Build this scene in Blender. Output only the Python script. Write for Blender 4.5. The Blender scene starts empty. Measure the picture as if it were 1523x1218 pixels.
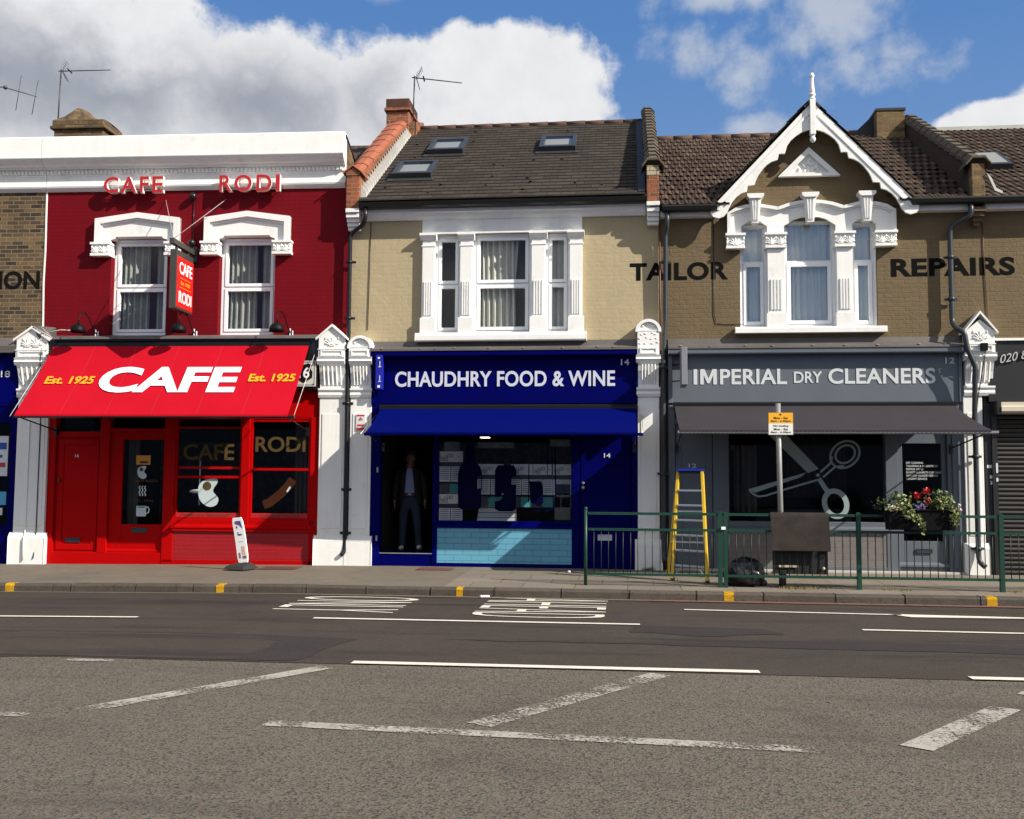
import bpy, bmesh, math, random
from math import sin, cos, pi, radians, sqrt, atan2
from mathutils import Vector, Matrix, noise as mnoise
random.seed(7)
sc = bpy.context.scene
COL = sc.collection

# ------------------------------------------------------------------ camera
CAM = Vector((0, -17.8, 1.325))
YAW, PITCH, ROLL = radians(6.36), radians(4.37), radians(-0.383)
fwd = Vector((-sin(YAW)*cos(PITCH), cos(YAW)*cos(PITCH), sin(PITCH)))
rgt = Vector((cos(YAW), sin(YAW), 0)); up = rgt.cross(fwd)
r2 = rgt*cos(ROLL)-up*sin(ROLL); u2 = up*cos(ROLL)+rgt*sin(ROLL)
cd = bpy.data.cameras.new('camera'); co = bpy.data.objects.new('camera', cd); COL.objects.link(co)
m = Matrix((r2, u2, -fwd)).transposed().to_4x4(); m.translation = CAM; co.matrix_world = m
cd.sensor_width = 36; cd.lens = 36*1550/1523; cd.clip_start = .05; cd.clip_end = 3000
sc.camera = co

# ------------------------------------------------------------------ light
SUN = Vector((2.2, -1.0, 1.65)).normalized()          # towards the sun, in facade axes
EXPOSURE = 0.65
ld = bpy.data.lights.new('sun', 'SUN'); ld.energy = 5.0; ld.angle = radians(.5); ld.color = (1, .93, .82)
lo = bpy.data.objects.new('sun', ld); COL.objects.link(lo); lo.rotation_euler = (-SUN).to_track_quat('-Z', 'Y').to_euler(); lo.location = (20, -10, 30)
sc.view_settings.view_transform = 'Standard'; sc.view_settings.look = 'None'
sc.view_settings.exposure = EXPOSURE; sc.view_settings.gamma = 1; sc.view_settings.use_curve_mapping = False
sc.render.engine = 'CYCLES'
sc.cycles.use_denoising = True
sc.cycles.max_bounces = 8; sc.cycles.transparent_max_bounces = 16; sc.cycles.caustics_reflective = False; sc.cycles.caustics_refractive = False

class NT:
    """small helper for node trees"""
    def __init__(s, tree): s.t = tree
    def n(s, typ, **kw):
        nd = s.t.nodes.new(typ)
        for k, v in kw.items():
            if k in nd.inputs.keys():
                sk = nd.inputs[k]
                if hasattr(v, 'is_output'): s.t.links.new(v, sk)
                else: sk.default_value = v
            else: setattr(nd, k, v)
        return nd
    def l(s, a, b): s.t.links.new(a, b)
    def math(s, op, a, b=0.0, c=None, clamp=False):
        nd = s.t.nodes.new('ShaderNodeMath'); nd.operation = op; nd.use_clamp = clamp
        for i, v in enumerate((a, b) if c is None else (a, b, c)):
            if hasattr(v, 'is_output'): s.t.links.new(v, nd.inputs[i])
            else: nd.inputs[i].default_value = v
        return nd.outputs[0]
    def mix(s, fac, a, b, blend='MIX'):
        nd = s.t.nodes.new('ShaderNodeMix'); nd.data_type = 'RGBA'; nd.blend_type = blend; nd.clamp_factor = True
        for i, v in ((0, fac), (6, a), (7, b)):
            if hasattr(v, 'is_output'): s.t.links.new(v, nd.inputs[i])
            else: nd.inputs[i].default_value = v if i == 0 else (tuple(v)+(1,))[:4]
        return nd.outputs[2]
    def smooth(s, v, a, b):
        nd = s.t.nodes.new('ShaderNodeMapRange'); nd.interpolation_type = 'SMOOTHSTEP'
        s.t.links.new(v, nd.inputs[0]); nd.inputs[1].default_value = a; nd.inputs[2].default_value = b
        return nd.outputs[0]

def make_world():
    w = bpy.data.worlds.new('World'); sc.world = w; w.use_nodes = True
    t = w.node_tree; t.nodes.clear(); T = NT(t)
    sky = T.n('ShaderNodeTexSky'); sky.sky_type = 'NISHITA'; sky.sun_disc = False
    sky.sun_elevation = math.asin(SUN.z); sky.sun_rotation = atan2(SUN.x, SUN.y)
    sky.air_density = 1.0; sky.dust_density = .6; sky.ozone_density = 2.2
    tc = T.n('ShaderNodeTexCoord')
    sep = T.n('ShaderNodeSeparateXYZ'); T.l(tc.outputs['Generated'], sep.inputs[0])
    x, y, z = sep.outputs
    az = T.math('MULTIPLY', T.math('ARCTAN2', x, y), 57.29578)
    el = T.math('MULTIPLY', T.math('ARCSINE', z), 57.29578)
    P = T.n('ShaderNodeCombineXYZ'); T.l(az, P.inputs[0]); T.l(el, P.inputs[1])
    # clouds live on a sky dome: position = azimuth, elevation in degrees
    nz = T.n('ShaderNodeTexNoise', Scale=.16, Detail=7.0, Roughness=.58); T.l(P.outputs[0], nz.inputs['Vector'])
    nf = T.n('ShaderNodeTexNoise', Scale=.55, Detail=6.0, Roughness=.6); T.l(P.outputs[0], nf.inputs['Vector'])
    nzf = T.math('SUBTRACT', nz.outputs['Fac'], .5); nff = T.math('SUBTRACT', nf.outputs['Fac'], .5)
    def ell(ca, ce, ra, re):
        a = T.math('DIVIDE', T.math('SUBTRACT', az, ca), ra); e = T.math('DIVIDE', T.math('SUBTRACT', el, ce), re)
        d = T.math('SQRT', T.math('ADD', T.math('MULTIPLY', a, a), T.math('MULTIPLY', e, e)))
        return T.math('SUBTRACT', 1.0, d)
    def union(lst):
        r = ell(*lst[0])
        for q in lst[1:]: r = T.math('MAXIMUM', r, ell(*q))
        return r
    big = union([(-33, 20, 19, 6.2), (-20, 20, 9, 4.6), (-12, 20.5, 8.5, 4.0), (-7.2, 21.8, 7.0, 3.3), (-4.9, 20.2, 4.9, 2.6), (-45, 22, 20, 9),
                 (20, 18.2, 5.5, 1.3), (25, 18, 8, 2.2), (-80, 26, 30, 9), (75, 25, 25, 7), (145, 40, 75, 30), (-145, 40, 75, 30), (-75, 45, 35, 20)])  # the big clouds behind the camera are added, unseen, to brighten shaded surfaces
    thin = union([(4, 23.2, 3.0, 1.7), (6.2, 21.8, 2.0, 1.8), (11.5, 24.2, 4.5, 2.0), (13.8, 21.4, 4.2, 1.5), (6.5, 19, 2.3, .8), (14.5, 22, 3, 1.4), (7, 25.6, 2.4, .9), (5, 25.5, 4.0, 1.0),
                  (-15, 26.2, 2.5, .8), (40, 30, 20, 6)])
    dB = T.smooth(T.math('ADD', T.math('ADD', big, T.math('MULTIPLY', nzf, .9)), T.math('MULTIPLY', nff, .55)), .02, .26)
    dT = T.math('MULTIPLY', T.smooth(T.math('ADD', T.math('ADD', thin, T.math('MULTIPLY', nzf, 2.2)), T.math('MULTIPLY', nff, 1.9)), -.15, 1.0), .70)
    # cumulus: thick grey body, sunlit rim towards the sun (right) and the tops
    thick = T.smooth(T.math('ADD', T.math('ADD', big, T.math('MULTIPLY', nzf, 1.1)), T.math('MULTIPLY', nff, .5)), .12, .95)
    hi = T.smooth(T.math('ADD', el, T.math('MULTIPLY', nzf, 9)), 20.2, 24.2)
    rt = T.smooth(T.math('ADD', az, T.math('MULTIPLY', nzf, 22)), -21, -7)
    lit = T.math('MAXIMUM', T.math('MAXIMUM', hi, rt), T.math('SUBTRACT', 1.0, thick))
    lit = T.math('ADD', T.math('MULTIPLY', lit, .85), T.math('MULTIPLY', nff, .35), clamp=True)
    ccol = T.mix(lit, (4.2, 4.55, 5.3), (11.2, 11.2, 11.3))
    skyc = T.mix(.65, sky.outputs[0], (1.15, 3.35, 8.2))
    low = T.smooth(el, 14, 27)
    skyc = T.mix(T.math('MULTIPLY', T.math('SUBTRACT', 1.0, low), .22), skyc, (5.0, 6.6, 8.8))
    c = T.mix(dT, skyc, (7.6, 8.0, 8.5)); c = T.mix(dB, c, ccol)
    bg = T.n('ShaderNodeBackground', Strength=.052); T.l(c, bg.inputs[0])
    out = T.n('ShaderNodeOutputWorld'); T.l(bg.outputs[0], out.inputs[0])
make_world()

# ------------------------------------------------------------------ geometry helpers
XB, BETA = -4.9, radians(2.07)      # the terrace bends by two degrees at the party wall of the red house
CB, SB = cos(BETA), sin(BETA)
def bend(p):
    x, y, z = p
    if x < XB:
        dx = x-XB; x, y = XB+dx*CB-y*SB, dx*SB+y*CB
    return Vector((x, y, z))
def fall(p):                        # the street drops a little towards the left
    x, y, z = p
    return (x, y, z-.008*max(0, XB-x))
OFF = {}

class MB:
    def __init__(s): s.v = []; s.f = []; s.mi = []; s.sm = []; s.mats = []; s.c = 0
    def m(s, mt):
        if mt not in s.mats: s.mats.append(mt)
        s.c = s.mats.index(mt); return s
    def add(s, vs, fs, smooth=False):
        b = len(s.v); s.v += [tuple(v) for v in vs]
        for f in fs: s.f.append([b+i for i in f]); s.mi.append(s.c); s.sm.append(smooth)
        return s
    def box(s, x0, x1, y0, y1, z0, z1):
        v = [(x, y, z) for z in (z0, z1) for y in (y0, y1) for x in (x0, x1)]
        return s.add(v, [(0, 2, 3, 1), (4, 5, 7, 6), (0, 1, 5, 4), (2, 6, 7, 3), (0, 4, 6, 2), (1, 3, 7, 5)])
    def quad(s, a, b, c, d): return s.add([a, b, c, d], [(0, 1, 2, 3)])
    def prism(s, poly, y0, y1):          # polygon in XZ, extruded from y0 (front) to y1 (back)
        n = len(poly)
        if sum(poly[i][0]*poly[(i+1) % n][1]-poly[(i+1) % n][0]*poly[i][1] for i in range(n)) < 0: poly = poly[::-1]
        v = [(x, y0, z) for x, z in poly]+[(x, y1, z) for x, z in poly]
        fs = [tuple(range(n)), tuple(range(2*n-1, n-1, -1))]+[((i+1) % n, i, n+i, n+(i+1) % n) for i in range(n)]
        return s.add(v, fs)
    def prof(s, prof, x0, x1, caps=True):      # polygon in YZ, extruded along x
        n = len(prof)
        if sum(prof[i][0]*prof[(i+1) % n][1]-prof[(i+1) % n][0]*prof[i][1] for i in range(n)) < 0: prof = prof[::-1]
        v = [(x0, y, z) for y, z in prof]+[(x1, y, z) for y, z in prof]
        fs = [(i, (i+1) % n, n+(i+1) % n, n+i)[::-1] for i in range(n)]
        if caps: fs += [tuple(range(n))[::-1], tuple(range(n, 2*n))]
        return s.add(v, fs)
    def tube(s, pts, r, n=8, caps=True, smooth=True):
        pts = [Vector(p) for p in pts]; R = r if isinstance(r, (list, tuple)) else [r]*len(pts)
        vs = []; prev = None
        for i, p in enumerate(pts):
            d = (pts[min(i+1, len(pts)-1)]-pts[max(i-1, 0)]).normalized()
            if prev is None:
                a = Vector((0, 0, 1)) if abs(d.z) < .9 else Vector((1, 0, 0)); u = d.cross(a).normalized()
            else: u = (prev-d*prev.dot(d)).normalized()
            prev = u; w = d.cross(u)
            for k in range(n):
                t = 2*pi*k/n; vs.append(p+(u*cos(t)+w*sin(t))*R[i])
        fs = [(i*n+k, i*n+(k+1) % n, (i+1)*n+(k+1) % n, (i+1)*n+k) for i in range(len(pts)-1) for k in range(n)]
        s.add(vs, fs, smooth)
        if caps:
            b = len(s.v)-len(vs)
            s.f.append([b+k for k in range(n)][::-1]); s.f.append([b+(len(pts)-1)*n+k for k in range(n)])
            s.mi += [s.c]*2; s.sm += [False]*2
        return s
    def lathe(s, c, prof, n=16, axis='z'):
        c = Vector(c); vs = []
        for r, h in prof:
            for k in range(n):
                t = 2*pi*k/n
                vs.append(c+(Vector((r*cos(t), r*sin(t), h)) if axis == 'z' else Vector((r*cos(t), -h, r*sin(t)))))
        fs = [(i*n+k, i*n+(k+1) % n, (i+1)*n+(k+1) % n, (i+1)*n+k) for i in range(len(prof)-1) for k in range(n)]
        if axis != 'z': fs = [f[::-1] for f in fs]
        return s.add(vs, fs, True)
    def ball(s, c, rx, ry=None, rz=None, n=12, k=8):
        ry = ry or rx; rz = rz or rx; c = Vector(c)
        vs = [c+Vector((rx*sin(pi*j/k)*cos(2*pi*i/n), ry*sin(pi*j/k)*sin(2*pi*i/n), -rz*cos(pi*j/k))) for j in range(k+1) for i in range(n)]
        return s.add(vs, [(j*n+i, j*n+(i+1) % n, (j+1)*n+(i+1) % n, (j+1)*n+i) for j in range(k) for i in range(n)], True)
    def ribbon(s, pts, w, y0, y1, closed=False):    # flat strip in XZ
        n = len(pts); L = []; R = []
        for i in range(n):
            a = pts[(i-1) % n] if closed or i else pts[0]; b = pts[(i+1) % n] if closed or i < n-1 else pts[-1]
            dx, dz = b[0]-a[0], b[1]-a[1]; q = sqrt(dx*dx+dz*dz) or 1
            L.append((pts[i][0]-dz/q*w/2, pts[i][1]+dx/q*w/2)); R.append((pts[i][0]+dz/q*w/2, pts[i][1]-dx/q*w/2))
        for i in range(n if closed else n-1):
            j = (i+1) % n
            s.prism([R[i], R[j], L[j], L[i]], y0, y1)
        return s
    def mirror(s, cx):
        k = len(s.v)
        return s
    def build(s, name, parent=None, loc=None, bent=True, bevel=0, drop=False, seg=2):
        me = bpy.data.meshes.new(name); vs = s.v
        if drop: vs = [fall(v) for v in vs]
        vs = [bend(v) for v in vs] if bent else [Vector(v) for v in vs]
        if parent is not None: off = OFF[parent.name]
        elif loc is not None: off = Vector(loc)
        else: off = Vector((0, 0, 0))
        me.from_pydata([v-off for v in vs], [], s.f)
        for mt in s.mats: me.materials.append(mt)
        me.polygons.foreach_set('material_index', s.mi); me.polygons.foreach_set('use_smooth', s.sm)
        me.update()
        o = bpy.data.objects.new(name, me); COL.objects.link(o)
        OFF[o.name] = off
        if parent is not None: o.parent = parent
        else: o.location = off
        if bevel:
            b = o.modifiers.new('bevel', 'BEVEL'); b.width = bevel; b.segments = seg; b.limit_method = 'ANGLE'; b.angle_limit = radians(40)
        return o

def tag(o, label=None, cat=None, group=None, kind=None):
    if label: o['label'] = label
    if cat: o['category'] = cat
    if group: o['group'] = group
    if kind: o['kind'] = kind
    return o
def thing(name, label, cat, loc=(0, 0, 0), group=None, bent=True, rz=0):
    o = bpy.data.objects.new(name, None); COL.objects.link(o); o.empty_display_size = .2
    L = bend(loc) if bent else Vector(loc); o.location = L; o.rotation_euler.z = rz; OFF[o.name] = L
    return tag(o, label, cat, group)
def copy_tree(o, loc, parent=None, rz=None, label=None):
    c = o.copy(); COL.objects.link(c)
    if parent is None:
        c.location = loc
        if rz is not None: c.rotation_euler.z = rz
        if label: c['label'] = label
    else: c.parent = parent
    for ch in list(o.children): copy_tree(ch, None, c)
    return c
def struct(o): return tag(o, kind='structure')

def txt(parent, name, s, x0, x1, z0, z1, y, mt, ext=.004, off=.02, fn=None, bent=True, loc=None, space=1.0, drop=False):
    """lettering: glyph outlines fitted to a box on a surface"""
    c = bpy.data.curves.new(name, 'FONT'); c.body = s; c.size = 1; c.extrude = .5; c.offset = off; c.space_character = space; c.resolution_u = 5
    o = bpy.data.objects.new(name, c); COL.objects.link(o)
    dg = bpy.context.evaluated_depsgraph_get(); me0 = bpy.data.meshes.new_from_object(o.evaluated_get(dg))
    bpy.data.objects.remove(o); bpy.data.curves.remove(c)
    vs = [v.co.copy() for v in me0.vertices]; fs = [list(p.vertices) for p in me0.polygons]; bpy.data.meshes.remove(me0)
    if not vs: return None
    ax, bx = min(v.x for v in vs), max(v.x for v in vs); ay, by = min(v.y for v in vs), max(v.y for v in vs)
    if fn is None:
        fn = lambda u, v, w: (x0+u*(x1-x0), y-w*ext, z0+v*(z1-z0))
    b = MB().m(mt); b.add([fn((v.x-ax)/(bx-ax), (v.y-ay)/(by-ay), v.z+.5) for v in vs], fs)
    return b.build(name, parent, loc=loc, bent=bent, drop=drop)

# ------------------------------------------------------------------ materials
MATS = {}
def lin(c): return tuple((v/255/12.92 if v/255 <= .04045 else ((v/255+.055)/1.055)**2.4) for v in c)
def mat(name, col, rough=.6, var=.10, vs=2.5, bump=0., bs=60, metal=0., brick=None, spec=.4, streak=0., speck=None, worn=None, dirt=None, coat=0.):
    """principled paint / stone / metal with soft weathering; brick = dict(joint colour, colour variation, depth)"""
    if name in MATS: return MATS[name]
    mt = bpy.data.materials.new(name); mt.use_nodes = True; t = mt.node_tree; T = NT(t)
    b = t.nodes['Principled BSDF']; out = t.nodes['Material Output']
    b.inputs['Roughness'].default_value = rough; b.inputs['Metallic'].default_value = metal; b.inputs['Specular IOR Level'].default_value = spec
    if coat: b.inputs['Coat Weight'].default_value = coat; b.inputs['Coat Roughness'].default_value = .15
    g = T.n('ShaderNodeNewGeometry').outputs['Position']
    n1 = T.n('ShaderNodeTexNoise', Scale=vs, Detail=6.0, Roughness=.62); T.l(g, n1.inputs['Vector'])
    f = T.math('MULTIPLY', T.math('SUBTRACT', n1.outputs['Fac'], .5), var*4)
    if streak:
        mp = T.n('ShaderNodeMapping'); mp.inputs['Scale'].default_value = (9, 9, .7); T.l(g, mp.inputs[0])
        n2 = T.n('ShaderNodeTexNoise', Scale=1.0, Detail=5.0, Roughness=.6); T.l(mp.outputs[0], n2.inputs['Vector'])
        f = T.math('ADD', f, T.math('MULTIPLY', T.math('SUBTRACT', n2.outputs['Fac'], .5), streak*4))
    height = None
    base = tuple(col)
    if brick:
        sp = T.n('ShaderNodeSeparateXYZ'); T.l(g, sp.inputs[0])
        cv = T.n('ShaderNodeCombineXYZ')
        mode = brick.get('mode', 'wall')
        if mode == 'wall': T.l(T.math('ADD', sp.outputs[0], sp.outputs[1]), cv.inputs[0]); T.l(sp.outputs[2], cv.inputs[1])
        else: T.l(sp.outputs[0], cv.inputs[0]); T.l(sp.outputs[1], cv.inputs[1])
        wob = T.n('ShaderNodeTexNoise', Scale=3.0, Detail=2.0); T.l(g, wob.inputs['Vector'])
        ad = T.n('ShaderNodeVectorMath', operation='MULTIPLY_ADD'); T.l(wob.outputs['Color'], ad.inputs[0]); ad.inputs[1].default_value = (brick.get('wob', .012),)*3; T.l(cv.outputs[0], ad.inputs[2])
        br = T.n('ShaderNodeTexBrick', Scale=1.0); T.l(ad.outputs[0], br.inputs['Vector'])
        br.inputs['Mortar Size'].default_value = brick.get('ms', .006); br.inputs['Brick Width'].default_value = brick.get('w', .225); br.inputs['Row Height'].default_value = brick.get('h', .075)
        br.inputs['Mortar Smooth'].default_value = brick.get('soft', .25); br.offset = brick.get('off', .5)
        br.inputs['Color1'].default_value = tuple(brick.get('c1', col))+(1,); br.inputs['Color2'].default_value = tuple(brick.get('c2', col))+(1,); br.inputs['Mortar'].default_value = tuple(brick.get('mc', col))+(1,)
        base = br.outputs['Color']; height = T.math('MULTIPLY', T.math('SUBTRACT', 1.0, br.outputs['Fac']), brick.get('d', 1.0))
    k = T.math('ADD', 1.0, f)
    cc = T.n('ShaderNodeVectorMath', operation='SCALE')
    if hasattr(base, 'is_output'): T.l(base, cc.inputs[0])
    else: cc.inputs[0].default_value = base[:3]
    T.l(k, cc.inputs['Scale']); colr = cc.outputs[0]
    if speck:        # (colour, scale, threshold)
        for (scol, sscale, th, amt) in speck:
            vn = T.n('ShaderNodeTexNoise', Scale=sscale, Detail=3.0, Roughness=.7); T.l(g, vn.inputs['Vector'])
            colr = T.mix(T.math('MULTIPLY', T.smooth(vn.outputs['Fac'], th, th+.06), amt), colr, scol)
    if dirt:         # (colour, scale, lo, hi, amount)
        dn = T.n('ShaderNodeTexNoise', Scale=dirt[1], Detail=8.0, Roughness=.65); T.l(g, dn.inputs['Vector'])
        colr = T.mix(T.math('MULTIPLY', T.smooth(dn.outputs['Fac'], dirt[2], dirt[3]), dirt[4]), colr, dirt[0])
    T.l(colr, b.inputs['Base Color'])
    if bump or brick:
        n3 = T.n('ShaderNodeTexNoise', Scale=bs, Detail=4.0, Roughness=.6); T.l(g, n3.inputs['Vector'])
        h = T.math('MULTIPLY', n3.outputs['Fac'], bump)
        if height is not None: h = T.math('ADD', h, height)
        bp = T.n('ShaderNodeBump', Strength=.9, Distance=(brick or {}).get('dist', .006)); T.l(h, bp.inputs['Height']); T.l(bp.outputs[0], b.inputs['Normal'])
    if worn:         # (scale, threshold, softness): paint flakes away and shows what is underneath
        tr = T.n('ShaderNodeBsdfTransparent')
        wn = T.n('ShaderNodeTexNoise', Scale=worn[0], Detail=8.0, Roughness=.75); T.l(g, wn.inputs['Vector'])
        ms = T.n('ShaderNodeMixShader'); wv = wn.outputs['Fac']
        if len(worn) > 3:
            wb = T.n('ShaderNodeTexNoise', Scale=worn[3], Detail=3.0); T.l(g, wb.inputs['Vector']); wv = T.math('ADD', wv, T.math('MULTIPLY', T.math('SUBTRACT', wb.outputs['Fac'], .5), .55))
        T.l(T.smooth(wv, worn[1], worn[1]+worn[2]), ms.inputs[0]); T.l(b.outputs[0], ms.inputs[1]); T.l(tr.outputs[0], ms.inputs[2]); T.l(ms.outputs[0], out.inputs[0])
    MATS[name] = mt; return mt
def glass(name, amt=1.0, ior=1.5, tint=(1, 1, 1), rough=.0):
    if name in MATS: return MATS[name]
    mt = bpy.data.materials.new(name); mt.use_nodes = True; t = mt.node_tree; t.nodes.clear(); T = NT(t)
    lw = T.n('ShaderNodeLayerWeight', Blend=.5); r0 = ((ior-1)/(ior+1))**2; frs = T.math('ADD', r0, T.math('MULTIPLY', 1-r0, T.math('POWER', lw.outputs['Facing'], 5.0))); tr = T.n('ShaderNodeBsdfTransparent', Color=tuple(tint)+(1,)); gl = T.n('ShaderNodeBsdfGlossy', Roughness=rough)
    ms = T.n('ShaderNodeMixShader'); T.l(T.math('MULTIPLY', frs, amt, clamp=True), ms.inputs[0]); T.l(tr.outputs[0], ms.inputs[1]); T.l(gl.outputs[0], ms.inputs[2])
    o = T.n('ShaderNodeOutputMaterial'); T.l(ms.outputs[0], o.inputs[0]); MATS[name] = mt; return mt
def emit(name, col, st):
    mt = bpy.data.materials.new(name); mt.use_nodes = True; t = mt.node_tree; t.nodes.clear(); T = NT(t)
    e = T.n('ShaderNodeEmission', Color=tuple(col)+(1,), Strength=st); o = T.n('ShaderNodeOutputMaterial'); T.l(e.outputs[0], o.inputs[0]); return mt

WHITE = mat('white_paint', (.77, .765, .735), .6, .05, 1.6, .35, 30, streak=.045, dirt=((.40, .38, .34), 3.0, .54, .80, .34))
WPLAS = mat('white_plastic', (.82, .83, .84), .3, .02)
REDB = mat('maroon_brick', (.145, .005, .012), .7, .08, 1.2, .4, 45, spec=.12, brick=dict(c1=(.140, .0014, .0062), c2=(.132, .0013, .0058), mc=(.128, .0012, .0056), d=.16, dist=.008, ms=.012, soft=1.0, wob=.03), streak=.04)
CREAMB = mat('cream_brick', (.42, .355, .20), .8, .06, 1.0, .8, 9, brick=dict(c1=(.395, .322, .195), c2=(.378, .308, .186), mc=(.384, .313, .189), d=.09, dist=.010, ms=.014, soft=1.0, wob=.045), streak=.04)
BROWNB = mat('brown_brick', (.155, .108, .050), .85, .10, 1.1, .9, 11, brick=dict(c1=(.140, .100, .052), c2=(.130, .092, .047), mc=(.126, .089, .0455), d=.18, dist=.011, ms=.013, soft=1.0, wob=.045), streak=.05, speck=[((.03, .02, .012), 14, .70, .7)])
STOCKB = mat('stock_brick', (.17, .11, .05), .85, .22, 2.0, .9, 60, brick=dict(c1=(.150, .092, .042), c2=(.030, .021, .014), mc=(.19, .15, .095), d=1, dist=.008, ms=.008, soft=.1), speck=[((.32, .22, .10), 7, .64, .5)])
REDBR = mat('red_brick', (.30, .075, .03), .85, .3, 3.0, .9, 50, dirt=((.03, .022, .016), 5, .52, .72, .75), brick=dict(c1=(.30, .080, .034), c2=(.12, .036, .020), mc=(.25, .16, .09), d=1, dist=.01, ms=.009, soft=.1), speck=[((.36, .26, .12), 5, .60, .6)])
SLATE = mat('slate', (.045, .042, .040), .9, .14, 1.4, .5, 40, spec=.06, dirt=((.062, .050, .038), 1.5, .55, .8, .35), brick=dict(mode='flat', c1=(.056, .046, .038), c2=(.038, .032, .028), mc=(.020, .018, .016), w=.25, h=.168, ms=.005, d=.6, dist=.006, wob=.006, soft=.1), speck=[((.10, .06, .03), 3, .68, .5)])
TILE = mat('brown_roof_tile', (.06, .035, .025), .95, .25, 1.2, .6, 60, spec=.08, brick=dict(mode='flat', c1=(.098, .070, .052), c2=(.048, .034, .027), mc=(.012, .009, .008), w=.13, h=.2565, ms=.011, d=.2, dist=.004, wob=.004), speck=[((.15, .10, .065), 16, .62, .6), ((.06, .02, .014), 5, .6, .5)])
TERRA = mat('terracotta', (.29, .090, .043), .8, .18, 4, .4, 50, speck=[((.22, .08, .05), 9, .62, .5)])
COPING = mat('coping_stone', (.085, .068, .045), .9, .25, 5, .7, 50, speck=[((.14, .12, .075), 10, .60, .6)])
LEAD = mat('lead', (.095, .085, .08), .6, .25, 2.5, .3, 20)
DLEAD = mat('dark_flashing', (.022, .021, .021), .6, .2, 3)
BLACK = mat('black_paint', (.008, .008, .009), .35, .1)
BLACKP = mat('black_plastic', (.006, .006, .007), .6, .1, spec=.08)
GPIPE = mat('dark_grey_pipe', (.032, .038, .043), .4, .12, 4)
COPPER = mat('brown_pipe', (.12, .045, .025), .5, .15)
RED = mat('red_gloss_paint', (.38, .0014, .0016), .45, .06, 2, .1, 30, spec=.06)
REDR = mat('red_riser_brick', (.30, .006, .010), .45, .05, 2, .3, 40, brick=dict(c1=(.30, .006, .010), c2=(.28, .006, .0095), mc=(.26, .005, .009), d=.5, dist=.006, ms=.006, soft=.6))
REDF = mat('red_canvas', (.40, .005, .015), .8, .08, 1.3, .25, 400, spec=.05)
BLUE = mat('blue_gloss_paint', (.0002, .0008, .080), .5, .08, 2, .1, 30, spec=.04)
BLUEF = mat('blue_canvas', (.0003, .0027, .088), .85, .06, 3, .3, 400, spec=.03)
GREY = mat('grey_gloss_paint', (.108, .125, .145), .45, .06, 2, .1, 30, spec=.3)
GREYF = mat('charcoal_canvas', (.042, .038, .043), .85, .10, 1.6, .35, 400, spec=.04)
GLET = mat('off_white_lettering', (.56, .59, .60), .5, .05)
WLET = mat('white_lettering', (.82, .83, .86), .45, .03)
YLET = mat('yellow_lettering', (.72, .30, .012), .6, .05)
GOLD = mat('gold_leaf', (.42, .26, .07), .35, .12, 5, metal=.2)
SLET = mat('sign_lettering', (.56, .58, .68), .5, .04)
RLET = mat('red_lettering', (.42, .012, .018), .35, .05)
BPAINT = mat('worn_black_paint', (.007, .007, .007), .9, .2, 6, spec=.05, worn=(26, .70, .07))
ASPH = None
BTILE = mat('blue_glazed_tile', (.12, .34, .47), .18, .04, 3, brick=dict(c1=(.125, .35, .48), c2=(.115, .325, .455), mc=(.06, .19, .28), w=.30, h=.098, ms=.004, d=.7, dist=.004, wob=.002, soft=.1))
GTILE = mat('taupe_tile', (.17, .155, .145), .3, .05, 3, brick=dict(c1=(.175, .16, .15), c2=(.165, .15, .14), mc=(.10, .09, .085), w=.20, h=.10, ms=.003, d=.6, dist=.004, wob=.002))
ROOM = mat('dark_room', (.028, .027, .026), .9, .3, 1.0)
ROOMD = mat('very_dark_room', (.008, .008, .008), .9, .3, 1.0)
SHELF = mat('shelf_goods', (.05, .04, .035), .7, .9, 7, speck=[((.20, .05, .03), 9, .62, .7), ((.22, .19, .10), 13, .64, .7), ((.06, .10, .18), 11, .66, .7)])
CURT = mat('net_curtain', (.46, .46, .40), .9, .08, 6)
CURTB = mat('pale_curtain', (.62, .65, .60), .9, .06, 4)
CURTD = mat('patterned_curtain', (.24, .255, .235), .9, .15, 6, speck=[((.03, .12, .09), 14, .64, .8)])
GLS = glass('window_glass', 1.0, 1.5); GLSR = glass('reflective_window_glass', 6.0, 1.5); GSHOP = glass('shop_glass', .22, 1.45)
STEEL = mat('grey_steel', (.28, .28, .28), .5, .15, 6, metal=.6)
ALU = mat('aluminium', (.55, .56, .57), .35, .1, 6, metal=.8)
GREEN = mat('green_gloss_paint', (.005, .040, .025), .45, .2, 5, .1, 40, speck=[((.22, .24, .20), 18, .68, .6)])
DGREEN = mat('dark_green_bar', (.012, .022, .016), .5, .3, 5)
YELF = mat('yellow_fibreglass', (.62, .40, .02), .45, .08, 5)
BLUEP = mat('blue_plastic', (.012, .03, .30), .45, .05)
RUBBER = mat('black_rubber', (.022, .021, .020), .8, .15)
BAG = mat('black_bin_bag', (.006, .006, .007), .32, .1, spec=.6)

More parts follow.
